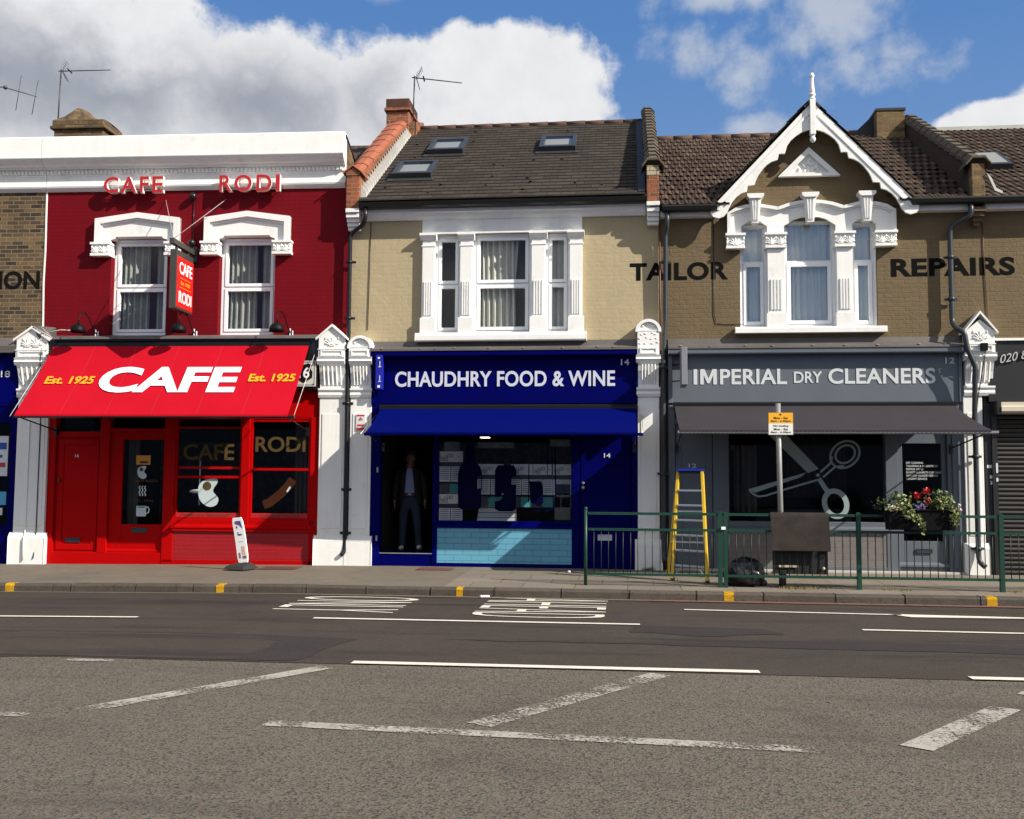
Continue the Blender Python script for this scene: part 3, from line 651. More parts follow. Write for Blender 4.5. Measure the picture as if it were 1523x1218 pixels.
for O, cx in ((O1, -8.77), (O2, -6.75)):
    window(h1, O[0]+.0, O[1]-.0, O[2]+.02, 5.80, .15, [4.91], curtains=((O[0]+.1, O[0]+.62, .035, 0), (O[1]-.30, O[1]-.08, .03, 0)), cm=CURTD, fw=.06, sw=.055)
    b = MB().m(WHITE); W = .78
    outer = [(cx-W, 5.70), (cx-W, 6.14), (cx, 6.245), (cx+W, 6.14), (cx+W, 5.70)]; inner = [(cx-W+.10, 5.70), (cx-W+.10, 6.045), (cx, 6.145), (cx+W-.10, 6.045), (cx+W-.10, 5.70)]
    for y0, sh in ((-.11, 0), (-.075, .035)):
        ii = [(x+(sh if x < cx else (-sh if x > cx else 0)), z-sh*(z > 5.8)) for x, z in inner]
        for i in range(4): b.prism([outer[i], outer[i+1], ii[i+1], ii[i]], y0, .02)
    hw = (O[1]-O[0])/2; ox = (O[0]+O[1])/2
    b.prism([(cx-W+.08, 5.70), (cx-W+.08, 6.05), (cx, 6.15), (cx+W-.08, 6.05), (cx+W-.08, 5.70), (ox+hw, 5.70), (ox+hw, 5.76), (ox+hw-.08, 5.78), (ox+hw-.10, 5.815), (ox-hw+.10, 5.815), (ox-hw+.08, 5.78), (ox-hw, 5.76), (ox-hw, 5.70)], -.045, .22)
    for s in (-1, 1):
        a, c = (cx-W-.04, ox-hw+.01) if s < 0 else (ox+hw-.01, cx+W+.03)
        b.box(a, c, -.12, .10, 5.50, 5.68); b.box(a-.015, c+.015, -.15, .10, 5.66, 5.70); b.box(a-.01, c+.01, -.14, .10, 5.455, 5.50)
        acanthus(b, a+.02, c-.02, 5.50, 5.66, -.125, int(cx*10)+s, 4)
    b.build('hood_mould', h1, bevel=.006)
b = MB().m(LEAD); b.prof([(.02, 4.03), (-.03, 4.02), (-.22, 3.965), (-.23, 3.93), (.02, 3.93)], -10.2, -5.42); b.m(BLACK); b.box(-10.3, -5.40, -.16, .02, 3.04, 3.93); b.build('flashing', h1)
p1 = pilaster(h1, -10.86, -10.29, 'gable', 4.17, 1)
p2 = pilaster(h1, -5.37, -4.90, 'gable', 4.18, 2, ov=(.025, .0))
# shop front joinery
b = MB().m(RED)
b.box(-10.29, -10.16, -.02, .12, -.15, 3.04); b.box(-10.16, -5.40, -.01, .12, 2.55, 3.04); b.box(-5.53, -5.38, -.03, .12, -.15, 2.56)
b.box(-10.16, -8.16, -.02, .15, -.15, .17); b.box(-10.16, -9.34, .0, .12, 2.20, 2.30); b.box(-9.34, -9.17, -.02, .12, .15, 2.56); b.box(-9.17, -8.16, .0, .12, 2.30, 2.36)
b.box(-8.16, -7.96, -.03, .12, .0, 2.56); b.box(-6.76, -6.61, -.04, .12, .60, 2.56)
b.prof([(.12, .60), (-.07, .60), (-.07, .64), (-.03, .67), (-.03, .76), (.12, .76)], -7.98, -5.44); b.box(-7.98, -5.4, -.055, .1, .55, .60)
sf = b.build('shopfront', h1, bevel=.008)
b = MB().m(REDR); b.box(-8.10, -5.46, -.015, .12, -.12, .55); b.m(RED); b.box(-8.16, -5.44, -.03, .1, -.15, .05); b.build('stall_riser', h1)
d = MB().m(RED); d.box(-10.16, -9.34, .04, .09, .17, 2.20); frame(d, -10.12, -9.38, .20, 2.16, .025, .045, .10); dd = d.build('door', h1, bevel=.006)
letterplate(dd, -9.92, -9.68, .345, .40, .04); txt(dd, 'lettering', '16', -9.82, -9.75, 1.84, 1.90, .038, GLET)
b = MB().m(GPIPE); b.lathe((-10.08, .025, 1.43), [(0, 0), (.02, 0), (.03, .03), (.025, .05), (0, .055)], 10, 'y'); b.build('handle', dd); b = MB().m(GPIPE); b.lathe((-10.08, .025, 1.1), [(0, 0), (.018, 0), (.018, .012), (0, .012)], 10, 'y'); b.build('lock', dd)
d = MB().m(RED); d.box(-9.17, -8.94, .04, .09, .17, 2.30); d.box(-8.19, -8.16, .04, .09, .17, 2.30); d.box(-8.94, -8.19, .04, .09, .17, .66); d.box(-8.94, -8.19, .04, .09, 2.16, 2.30); d.prof([(.04, .17), (.02, .17), (.02, .20), (.04, .23)], -9.17, -8.16); d2 = d.build('door', h1, bevel=.006)
b = MB().m(GSHOP); b.quad((-8.95, .065, .65), (-8.18, .065, .65), (-8.18, .065, 2.17), (-8.95, .065, 2.17)); b.build('pane', d2)
letterplate(d2, -8.72, -8.46, .53, .59, .04)
DECW = mat('white_vinyl', (.46, .54, .54), .5, .04); DECG = mat('gold_vinyl', (.088, .058, .020), .6, .1, spec=.1); DECO = mat('amber_vinyl', (.60, .26, .02), .5, .05); DECB = mat('brown_vinyl', (.045, .014, .005), .6, .15, spec=.1)
def egg(b, cx, cz, s, y):
    o = [(-.17, .27), (.02, .33), (.19, .32), (.20, .22), (.12, .10), (.10, .0), (.17, -.08), (.24, -.18), (.20, -.32), (.06, -.38), (-.10, -.34), (-.24, -.2), (-.29, 0), (-.27, .16)]
    pts = []
    n = len(o)
    for i in range(n):
        p0, p1, p2_, p3 = o[i-1], o[i], o[(i+1) % n], o[(i+2) % n]
        for k in range(4):
            t = k/4
            f = lambda j: .5*(2*p1[j]+(p2_[j]-p0[j])*t+(2*p0[j]-5*p1[j]+4*p2_[j]-p3[j])*t*t+(3*p1[j]-p0[j]-3*p2_[j]+p3[j])*t**3)
            pts.append((cx+s*f(0), cz+s*f(1)))
    b.m(DECW).prism(pts, y-.002, y); b.m(DECG).prism(arc_pts(cx-.06*s, cz+.14*s, .11*s, 0, 345, 18), y-.005, y-.003)
b = MB(); egg(b, -8.58, 1.585, .32, .058); b.build('decal', d2)
b = MB().m(DECW)
for i in range(3): b.ribbon([(-8.62+i*.05+.012*sin(q*1.5), 1.16+q*.02) for q in range(10)], .02, .056, .058)
b.build('decal', d2); b = MB().m(DECW)
b.prism([(-8.66, .80), (-8.50, .80), (-8.49, .815), (-8.49, .985), (-8.67, .985), (-8.67, .815)], .056, .058); b.ribbon([(-8.49, .96), (-8.455, .965), (-8.435, .92), (-8.445, .87), (-8.49, .85)], .022, .056, .058)
b.m(mat('black_vinyl', (.02, .02, .02), .5)); b.prism([(-8.65, .955), (-8.51, .955), (-8.51, .972), (-8.65, .972)], .052, .054)
b.build('decal', d2); b = MB().m(DECO); b.prism([(-8.70, 1.715), (-8.44, 1.715), (-8.44, 1.88), (-8.70, 1.88)], .056, .058); b.m(MATS['black_vinyl']); b.prism([(-8.63, 1.74), (-8.48, 1.74), (-8.48, 1.775), (-8.63, 1.775)], .052, .054)
b.build('decal', d2)
DIMG = mat('dim_gold_vinyl', (.10, .045, .02), .6, .1)
txt(d2, 'lettering', 'CAFE RODI', -8.76, -8.30, 1.405, 1.45, .056, DIMG, .002, .005); txt(d2, 'lettering', 'EST. 1925', -8.74, -8.36, 1.06, 1.095, .056, DIMG, .002, .005)
b = MB().m(GSHOP); b.quad((-10.05, .08, 2.30), (-9.38, .08, 2.30), (-9.38, .08, 2.56), (-10.05, .08, 2.56)); b.quad((-9.15, .08, 2.36), (-8.17, .08, 2.36), (-8.17, .08, 2.56), (-9.15, .08, 2.56)); b.build('fanlight', h1)
def cafe_window(x0, x1, bar, top):
    b = MB().m(RED); frame(b, x0, x1, .76, 2.56, -.005, .06, .035); b.box(x0+.035, x1-.035, -.01, .05, bar-.02, bar+.025)
    b.box(x0+.035, x1-.035, -.004, .05, top, top+.03)
    b.m(mat('red_vinyl', (.40, .012, .015), .5, .05)); b.box(x0+.035, x1-.035, .005, .012, .795, .875)
    w = b.build('shop_window', h1, bevel=.004)
    g = MB().m(GSHOP); g.quad((x0, .03, .76), (x1, .03, .76), (x1, .03, 2.56), (x0, .03, 2.56)); g.build('pane', w); return w
w1 = cafe_window(-7.96, -6.76, 1.50, 2.36); w2 = cafe_window(-6.61, -5.53, 1.64, 2.48)
b = MB().m(RED); b.box(-7.93, -6.79, .06, .08, 1.645, 1.69); b.build('glazing_bar', w1)
txt(w1, 'lettering', 'CAFE', -7.83, -6.91, 1.80, 2.09, .026, DECG, .002, .02); txt(w2, 'lettering', 'RODI', -6.53, -5.63, 1.95, 2.22, .026, DECG, .002, .02)
txt(w1, 'lettering', 'OPEN FOR BREAKFAST', -7.78, -6.95, .81, .85, .003, DECG, .002, .005); txt(w2, 'lettering', 'LUNCH & DINNER', -6.40, -5.70, .805, .85, .003, DECG, .002, .005)
b = MB(); egg(b, -7.34, 1.245, .70, .026); b.build('decal', w1)
b = MB().m(DECB); b.ribbon([(-6.36, 1.02), (-6.25, 1.06), (-6.05, 1.22), (-5.92, 1.36), (-5.84, 1.47)], .155, .024, .026); b.m(DECW); b.ribbon([(-5.945, 1.25), (-5.885, 1.34)], .032, .019, .022); b.build('decal', w2)
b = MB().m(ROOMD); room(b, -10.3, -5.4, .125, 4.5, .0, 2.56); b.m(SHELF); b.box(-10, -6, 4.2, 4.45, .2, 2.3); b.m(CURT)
b.m(mat('cafe_blind', (.05, .05, .047), .8, .2)); curtain(b, -5.95, -5.55, .8, 2.5, .5, .02, .08); curtain(b, -9.0, -8.8, .3, 2.2, .4, .02, .08); b.build('room', h1)
b = MB().m(WLET); b.tube([(-7.68, .45, 1.80), (-7.68, .45, 1.0)], .012, 6); b.ball((-7.74, .45, 1.245), .13, .06, .035); b.build('pendant_lamp', h1); CHM = mat('dark_chair', (.02, .018, .017), .5)
for x0, y0 in ((-7.6, .6), (-6.3, .7)): b = MB().m(CHM); b.box(x0, x0+.5, y0, y0+.5, .72, .75); b.box(x0+.22, x0+.28, y0+.22, y0+.28, .0, .72); b.build('cafe_table', h1, bevel=.005)

# ------------------------------------------------------------------ HOUSE: cream house over the blue shop
h2 = thing('terraced_house', 'cream painted brick house with slate roof, triple white window and a royal blue shop front', 'house', (-2.2, 0, 0))
HA, HB_, HC = (-3.36, -2.90, 4.02, 5.78), (-2.68, -1.66, 4.02, 5.80), (-1.41, -.99, 4.02, 5.78)
b = MB().m(CREAMB); wall_panel(b, -4.88, .55, 3.72, 6.10, [(-3.55, -.80, 4.0, 5.9)], depth=.1); b.box(-4.85, .5, .6, 9, 2.9, 6.3); b.build('wall', h2)
b = MB().m(WHITE); wall_panel(b, -3.59, -.78, 3.95, 6.06, [HA, HB_, HC], y=-.03, depth=.20); b.box(-3.592, -3.585, -.03, .01, 3.95, 6.06); b.box(-.785, -.778, -.03, .01, 3.95, 6.06)
for x0, x1 in ((-3.57, -3.36), (-2.90, -2.69), (-1.65, -1.42), (-.99, -.775)):
    b.box(x0, x1, -.09, -.02, 4.02, 5.76); b.box(x0-.03, x1+.03, -.115, -.02, 4.02, 4.29); b.box(x0-.02, x1+.02, -.10, -.02, 5.55, 5.575)
    b.prof([(-.02, 5.66), (-.10, 5.66), (-.13, 5.70), (-.16, 5.74), (-.16, 5.78), (-.02, 5.78)], x0-.04, x1+.04)
    for i in range(4):
        u = x0+.045+(x1-x0-.09)*i/3; b.box(u-.011, u+.011, -.105, -.085, 4.33, 4.93)
for O in (HA, HB_, HC):      # shaped lintel with chamfered ends
    b.prism([(O[0]-.06, 5.78), (O[0]-.02, 5.83), (O[0]+.04, 5.845), (O[0]+.06, 5.88), (O[1]-.06, 5.88), (O[1]-.04, 5.845), (O[1]+.02, 5.83), (O[1]+.06, 5.78)], -.055, .0)
b.prof([(.05, 3.87), (-.16, 3.87), (-.17, 3.89), (-.17, 3.97), (-.13, 4.02), (.05, 4.02)], -3.67, -.70)
ws = b.build('window_surround', h2, bevel=.007)
window(h2, HA[0], HA[1], 4.03, 5.77, .07, [4.90], fw=.05, sw=.055, gl=GLS)
window(h2, HB_[0], HB_[1], 4.03, 5.79, .07, [4.90], fw=.05, sw=.06, curtains=((-2.6, -1.98, .035, .03), (-1.95, -1.90, .03, -.12)))
window(h2, HC[0], HC[1], 4.03, 5.77, .07, [4.90], fw=.05, sw=.055, curtains=((-1.36, -1.05, .02, 0),))
b = MB().m(WHITE); b.prof([(.05, 6.04), (-.05, 6.04), (-.09, 6.09), (-.10, 6.14), (-.14, 6.16), (-.14, 6.22), (.05, 6.22)], -4.66, .31); b.build('eaves_board', h2)
GU = [(-.20, 6.32), (-.32, 6.32), (-.33, 6.29), (-.31, 6.23), (-.26, 6.21), (-.20, 6.21)]
b = MB().m(BLACK); b.prof(GU, -4.66, .31); b.box(-4.66, .31, -.20, -.12, 6.215, 6.30); b.build('gutter', h2)
S2 = (9.13-6.33)/4.35
b = MB().m(DLEAD); b.quad((-4.7, -.33, 6.30), (.33, -.33, 6.30), (.33, 4.0, 9.09), (-4.7, 4.0, 9.09)); b.quad((-4.7, -.02, 6.1), (.33, -.02, 6.1), (.33, -.10, 6.5), (-4.7, -.10, 6.5)); roof_rows(b, -4.66, .30, -.35, 6.33, 4.0, S2)
b.m(SLATE); b.quad((.30, 4.0, 9.13), (-4.66, 4.0, 9.13), (-4.66, 9, 6.3), (.30, 9, 6.3))
b.m(mat('ridge_tile', (.075, .040, .027), .85, .3, 4)); 
for i in range(12): b.tube([(-4.5+i*.40, 4.0, 9.13), (-4.5+i*.40+.41, 4.0, 9.135)], [.062, .07], 8)
rf2 = b.build('roof', h2)
rd = random.Random(9); b = MB().m(mat('fallen_moss', (.03, .022, .015), .9, .3))
for i in range(26):
    x, y = rd.uniform(-4.4, .1), rd.uniform(-.1, 3.6); b.ball((x, y, 6.35+S2*(y+.35)+.004), rd.uniform(.015, .05), rd.uniform(.02, .05), .012, 6, 4)
tag(b.build('moss', rf2), kind='stuff')
# party walls with copings, brick piers, corbels
def party(par, xc, y0, z0, y1, z1, cmt, n, bm, w=.25, side=True, ex=0):
    b = MB().m(bm); x0, x1 = xc-w/2+.03, xc+w/2-.03; s = (z1-z0)/(y1-y0)
    b.prof([(y0, 6.2), (y0, z0-.02), (y1, z1-.02), (y1+.5, z1-.02), (y1+.5, 6.2)], x0, x1)
    o = b.build('party_wall', par)
    c = MB(); coping(c, xc, y0-.05, z0, y1, z1, w, cmt, n, True, *((.012, .075) if cmt is TERRA else (.028, .11))); c.build('coping', o)
    return o
pw = party(h2, -4.80, -.10, 6.86, 3.60, 9.12, TERRA, 9, REDBR, .27)
b = MB().m(REDBR); b.box(-4.925, -4.675, -.26, .3, 6.21, 6.80); b.prism([(-4.93, 6.80), (-4.67, 6.80), (-4.67, 6.86), (-4.80, 6.95), (-4.93, 6.86)], -.27, .1); b.m(TERRA)
b.prism([(-4.98, 6.83), (-4.80, 6.965), (-4.62, 6.83), (-4.62, 6.865), (-4.80, 7.0), (-4.98, 6.865)], -.30, .15)
b.build('pier', pw, bevel=.01)
b = MB().m(WHITE)
for i, (yy, zz) in enumerate(((-.28, 6.215), (-.25, 6.13), (-.20, 6.06), (-.16, 5.99), (-.12, 5.93))): b.box(-4.925+.004*i, -4.675-.004*i, yy, .05, zz-.07, zz)
b.build('corbel', pw, bevel=.005)
b = MB().m(mat('cream_fillet', (.45, .44, .41), .8, .2)); 
for i in range(24):
    y = -.2+i*.155; z = 6.33+S2*(y+.35); b.prism([(-4.67, z), (-4.56, z), (-4.57, z+.10), (-4.67, z+.24)], y, y+.15)
b.build('mortar_fillet', rf2)
b = MB().m(REDBR); b.box(-4.98, -4.62, 3.45, 4.3, 8.6, 9.34); b.box(-5.02, -4.58, 3.40, 4.35, 9.34, 9.41); b.m(mat('sooty_brick', (.07, .028, .018), .9, .3, 5, .8)); b.box(-4.99, -4.61, 3.43, 4.32, 9.41, 9.61); b.m(REDBR)
b.prof([(3.5, 8.6), (3.5, 9.1), (4.3, 9.36), (4.75, 9.06), (4.75, 8.6)], -4.64, -4.47); b.build('chimney', rf2, bevel=.012)
pw2 = party(h2, .43, -.12, 6.86, 4.15, 9.40, COPING, 17, mat('dark_render', (.030, .027, .025), .9, .2), .27)
PIERB = mat('pale_and_red_brick', (.30, .12, .06), .85, .3, 3.0, .9, 50, dirt=((.03, .02, .015), 6, .5, .7, .7), brick=dict(c1=(.33, .095, .035), c2=(.09, .03, .02), mc=(.22, .15, .09), d=1, dist=.01, ms=.009, soft=.1))
b = MB().m(PIERB); b.box(.325, .535, -.27, .3, 6.21, 6.66); b.m(mat('pale_brick', (.42, .34, .22), .8, .15, 6, .6, brick=dict(c1=(.44, .36, .24), c2=(.36, .29, .19), mc=(.12, .09, .06), d=1, dist=.01))); b.box(.325, .535, -.27, .3, 6.66, 6.84); b.m(COPING)
b.prism([(.24, 6.80), (.34, 6.915), (.52, 6.915), (.62, 6.80), (.62, 6.84), (.53, 6.965), (.33, 6.965), (.24, 6.84)], -.32, .1); b.build('pier', pw2, bevel=.01)
b = MB().m(WHITE)
for i, (yy, zz) in enumerate(((-.28, 6.215), (-.25, 6.12), (-.20, 6.05), (-.16, 5.98), (-.12, 5.92))): b.box(.322+.004*i, .545-.004*i, yy, .05, zz-.07, zz)
b.build('corbel', pw2, bevel=.005)
b = MB().m(DLEAD)
for i in range(1): b.add([(.30, -.3, 6.40), (.30, 4.05, 9.22), (.30, 4.05, 9.14), (.30, -.3, 6.32), (.18, -.3, 6.385), (.18, 4.0, 9.16)], [(0, 1, 5, 4), (0, 3, 2, 1)])
b.build('lead_flashing', rf2)
# roof lights
SKG = glass('roof_light_glass', .6, 1.5); SKD = mat('dark_grey_metal', (.035, .036, .038), .4, .1); BLIND = mat('roof_blind', (.20, .205, .195), .8, .05)
for x0, x1, y in ((-4.33, -3.58, .68), (-3.95, -3.22, 2.08), (-1.72, -1.0, 2.06)):
    nn = Vector((0, -S2, 1)).normalized(); dv = Vector((0, 1, S2)).normalized()
    def fp(x, v, h, y=y): 
        p = Vector((x, y, 6.33+S2*(y+.35)))+dv*v+nn*h; return (p.x, p.y, p.z)
    def slab(b, a, c, v0, v1, h0_, h1_): b.add([fp(x, v, h) for h in (h0_, h1_) for v in (v0, v1) for x in (a, c)], [(0, 2, 3, 1), (4, 5, 7, 6), (0, 1, 5, 4), (2, 6, 7, 3), (0, 4, 6, 2), (1, 3, 7, 5)])
    b = MB().m(SKD); slab(b, x0, x1, 0, .10, -.02, .13); slab(b, x0, x1, .86, .94, -.02, .11); slab(b, x0, x0+.085, .10, .86, -.02, .12); slab(b, x1-.085, x1, .10, .86, -.02, .12)
    slab(b, x0-.06, x1+.06, -.14, .0, .016, .030)
    f = b.build('roof_light', rf2, bevel=.008)
    b = MB().m(SKG); b.quad(fp(x0+.08, .09, .10), fp(x1-.08, .09, .10), fp(x1-.08, .87, .10), fp(x0+.08, .87, .10)); b.m(BLIND); b.quad(fp(x0+.08, .09, .05), fp(x1-.08, .09, .05), fp(x1-.08, .87, .05), fp(x0+.08, .87, .05))
    f.name = 'roof_light'; 
    k = b.build('roof_light_pane', rf2)
p3 = pilaster(h2, -4.82, -4.44, 'round', 3.97, 3, ov=(.0, .02)); p4 = pilaster(h2, .165, .53, 'round', 4.21, 4)
def flashing_strip(par, x0, x1):
    b = MB().m(LEAD); b.prof([(.02, 3.90), (-.02, 3.89), (-.05, 3.80), (-.23, 3.73), (-.235, 3.695), (.02, 3.695)], x0, x1); 
    b.m(mat('orange_mortar', (.30, .155, .105), .9, .3, 9)); rd = random.Random(int(x0*10)); x = x0+.2
    while x < x1-.1: k = rd.uniform(.4, 1.1); b.ball((x, -.235, 3.735+rd.uniform(-.008, .01)), .035*k, .010, .013*k, 7, 5); x += rd.uniform(.25, .75)
    return b.build('flashing', par)
flashing_strip(h2, -4.44, .165)
def fascia(par, x0, x1, mt):
    b = MB().m(mt); b.box(x0, x1, -.06, .1, 2.79, 3.60); b.prof([(.05, 3.60), (-.20, 3.60), (-.22, 3.615), (-.22, 3.695), (.05, 3.695)], x0, x1); b.box(x0, x0+.07, -.11, -.06, 2.79, 3.60); b.box(x1-.05, x1, -.10, -.06, 2.79, 3.60)
    b.m(BLACK); b.box(x0+.03, x1-.03, -.03, .1, 2.55, 2.79)
    return b.build('fascia', par, bevel=.006)
fa = fascia(h2, -4.44, .165, BLUE)
txt(fa, 'lettering', 'CHAUDHRY FOOD & WINE', -4.03, -.215, 3.085, 3.355, -.062, SLET, .012, .022, space=1.03)
txt(fa, 'lettering', '14', -.115, .025, 3.445, 3.55, -.062, GLET, .006, .012)
b = MB().m(BLUE); b.box(-4.44, -4.27, -.06, .14, -.15, 2.79); b.box(-3.345, -3.26, -.05, .14, .05, 2.79); b.box(-.95, -.82, -.04, .14, .05, 2.79); b.box(.06, .165, -.06, .14, -.15, 2.79)
b.box(-4.27, .06, -.02, .14, 2.42, 2.79); b.prof([(.14, .655), (-.07, .655), (-.07, .70), (-.02, .74), (-.02, .78), (.14, .78)], -3.30, -.90); b.box(-4.27, -3.30, -.03, .9, -.15, .205); b.box(-3.30, .06, -.03, .1, -.15, .06)
b.build('shopfront', h2, bevel=.006)
b = MB().m(ALU); b.box(-4.27, -3.345, -.045, .0, .205, .218); b.build('threshold', h2)
b = MB().m(BTILE); b.box(-3.29, -.925, -.035, .1, .06, .655); b.build('stall_riser', h2)
b = MB().m(BLUE); b.box(-.82, .06, .02, .07, .06, 2.42); b.box(-.78, .03, .012, .02, .30, .95); frame(b, -.80, .045, .08, 2.38, .008, .02, .09); dd = b.build('door', h2, bevel=.005)
txt(dd, 'lettering', '14', -.405, -.295, 1.87, 1.945, .006, GLET, .004, .015); letterplate(dd, -.50, -.28, .48, .555, .008, ALU)
b = MB().m(ALU); b.lathe((-.76, .008, 1.44), [(0, 0), (.028, 0), (.028, .03), (0, .035)], 10, 'y'); b.lathe((-.76, .008, 1.36), [(0, 0), (.03, 0), (.03, .02), (0, .025)], 10, 'y'); b.build('handle', dd)
b = MB().m(GSHOP); b.quad((-3.26, .04, .78), (-.95, .04, .78), (-.95, .04, 2.42), (-3.26, .04, 2.42)); sw = b.build('shop_window', h2)
VB = mat('blue_vinyl', (.0006, .0010, .022), .6, .05, spec=.04)
b = MB().m(VB)
bot = [(-2.90, 1.0), (-2.84, .965), (-2.58, .965), (-2.52, 1.0), (-2.51, 1.02), (-2.50, 1.58), (-2.53, 1.70), (-2.62, 1.80), (-2.635, 2.06), (-2.63, 2.3), (-2.79, 2.3), (-2.785, 2.06), (-2.80, 1.80), (-2.89, 1.70), (-2.92, 1.58), (-2.915, 1.02)]
bot = bot[:5]+[(-2.515, 1.33), (-2.585, 1.33), (-2.585, 1.55), (-2.515, 1.55)]+bot[5:]; b.prism(bot, .034, .037); b.ribbon([(-2.506, 1.31), (-2.506, 1.57)], .014, .034, .037)
can = [(-2.27, .985), (-2.20, .945), (-1.97, .945), (-1.91, .985), (-1.908, 1.40), (-1.99, 1.40), (-1.985, 1.55), (-1.908, 1.55), (-1.905, 1.64), (-1.93, 1.70), (-1.95, 1.735), (-2.22, 1.735), (-2.25, 1.70), (-2.275, 1.64), (-2.275, 1.19), (-2.19, 1.215), (-2.14, 1.26), (-2.12, 1.26), (-2.13, 1.20), (-2.18, 1.13), (-2.275, 1.11)]; b.prism(can, .034, .037)
b.prism([(-1.68, 1.46), (-1.47, 1.46), (-1.46, 1.41), (-1.44, 1.10), (-1.52, 1.03), (-1.66, 1.10)], .034, .037); b.ribbon([(-1.69, 1.10), (-1.69, 1.75)], .018, .034, .037); b.ribbon([(-1.24, 2.05), (-1.23, 1.2), (-1.27, 1.0), (-1.34, .955), (-1.62, .955)], .022, .034, .037); b.ribbon([(-1.37, 2.02), (-1.37, 1.58), (-1.33, 1.54), (-1.29, 1.58), (-1.29, 2.02)], .014, .029, .032)
b.build('decal', sw)
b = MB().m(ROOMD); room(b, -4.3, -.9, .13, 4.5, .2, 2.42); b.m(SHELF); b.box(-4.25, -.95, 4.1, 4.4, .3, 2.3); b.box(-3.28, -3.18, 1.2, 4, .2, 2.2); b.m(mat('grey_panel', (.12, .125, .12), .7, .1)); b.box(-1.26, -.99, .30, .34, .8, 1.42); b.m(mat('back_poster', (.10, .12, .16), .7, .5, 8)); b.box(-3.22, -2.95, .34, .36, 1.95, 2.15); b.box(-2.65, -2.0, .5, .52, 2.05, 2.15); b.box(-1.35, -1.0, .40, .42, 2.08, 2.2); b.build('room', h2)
b = MB().m(emit('strip_light', (1, .86, .62), 2.5)); b.box(-2.62, -2.46, .6, .75, 2.235, 2.25); b.build('ceiling_lamp', h2)
HM = mat('hinge_metal', (.3, .3, .33), .4)
for z in (.42, 1.6): MB().m(HM).box(-4.33, -4.30, -.075, -.06, z, z+.09).build('hinge', h2)

# ------------------------------------------------------------------ HOUSE: brown gabled house over the grey shop
h3 = thing('terraced_house', 'brown painted brick house with white carved gable and a grey shop front', 'house', (3.0, 0, 0))
OA, OC, OE = (1.90, 2.36, 4.05, 5.87), (2.62, 3.49, 4.05, 5.92), (3.74, 4.15, 4.05, 5.87)
b = MB().m(BROWNB); wall_panel(b, .55, 5.62, 3.70, 6.12, [(1.90, 4.15, 4.05, 5.9)], depth=.05)
b.add([(1.40, 0, 6.10), (4.76, 0, 6.10), (3.085, 0, 7.90)], [(0, 1, 2)])
b.prism([(.72, 5.35), (.735, 5.35), (.735, 5.9), (.72, 5.9)], -.004, 0); b.box(.6, 5.6, .6, 9, 2.9, 6.1); b.build('wall', h3)
GX = 3.07
b = MB().m(WHITE); wall_panel(b, 1.90, 4.15, 4.03, 5.92, [OA, OC, OE], y=.0, depth=.2)
cont = [(1.71, 5.66), (1.71, 6.05), (1.84, 6.12), (2.0, 6.165), (2.15, 6.18), (2.30, 6.16), (2.53, 6.115), (2.72, 6.18), (2.9, 6.215), (3.07, 6.225), (3.24, 6.215), (3.42, 6.18), (3.61, 6.115), (3.84, 6.17), (3.98, 6.185), (4.15, 6.165), (4.31, 6.12), (4.43, 6.05), (4.43, 5.66)]
notch = [(4.14, 5.66), (4.14, 5.80), (4.08, 5.85), (4.03, 5.89), (3.86, 5.89), (3.81, 5.85), (3.75, 5.80), (3.75, 5.66), (3.48, 5.66), (3.48, 5.80), (3.40, 5.85), (3.33, 5.90), (3.2, 5.94), (2.92, 5.94), (2.79, 5.90), (2.72, 5.85), (2.63, 5.80), (2.63, 5.66), (2.35, 5.66), (2.35, 5.80), (2.28, 5.85), (2.23, 5.89), (2.04, 5.89), (1.99, 5.85), (1.92, 5.80), (1.92, 5.66)]
b.prism(cont+notch, -.055, .0)
for (i0, i1) in ((0, 6), (6, 12), (12, 18)):
    q = cont[i0:i1+1]; b.ribbon([(x, z-.028) for x, z in q], .055, -.12, -.055); b.ribbon([(x, z-.07) for x, z in q], .03, -.085, -.055)
for x0, x1 in ((1.65, 1.985), (2.30, 2.67), (3.44, 3.79), (4.10, 4.47)):
    b.box(x0+.02, x1-.02, -.12, .1, 5.45, 5.64); b.box(x0, x1, -.16, .1, 5.63, 5.67); b.box(x0+.01, x1-.01, -.14, .1, 5.41, 5.455)
    acanthus(b, x0+.03, x1-.03, 5.46, 5.63, -.125, int(x0*10), 5)
for x0, x1 in ((2.35, 2.63), (3.485, 3.745)):
    b.box(x0, x1, -.09, .01, 4.05, 5.42); b.box(x0-.025, x1+.025, -.115, .01, 4.05, 4.30)
    for i in range(4): u = x0+.06+(x1-x0-.12)*i/3; b.box(u-.013, u+.013, -.108, -.085, 4.36, 4.88)
for cx, t in ((2.15, 0), (3.055, 0), (3.98, 0)):
    b.prism([(cx-.055, 5.83), (cx+.055, 5.83), (cx+.10, 6.25), (cx-.10, 6.25)], -.17, .0); b.prism([(cx-.10, 6.25), (cx+.10, 6.25), (cx+.14, 6.29), (cx+.14, 6.33), (cx-.14, 6.33), (cx-.14, 6.29)], -.21, .0)
    for k in (-1, 0, 1): b.prism([(cx+k*.032-.007, 5.87), (cx+k*.032+.007, 5.87), (cx+k*.05+.011, 6.22), (cx+k*.05-.011, 6.22)], -.186, -.16)
b.prof([(.1, 3.965), (-.15, 3.965), (-.15, 4.04), (-.12, 4.065), (.1, 4.065)], 1.80, 4.27)
b.build('window_surround', h3, bevel=.006)
window(h3, OA[0], OA[1], 4.07, 5.86, .08, [5.20], fw=.055, sw=.06, gl=GLSR, curtains=((1.93, 2.33, .012, 0),), cm=CURTB, insets=[True, False])
window(h3, OC[0], OC[1], 4.07, 5.92, .08, [5.20], fw=.06, sw=.065, gl=GLSR, curtains=((2.66, 3.45, .022, 0),), cm=CURTB, insets=[True, False])
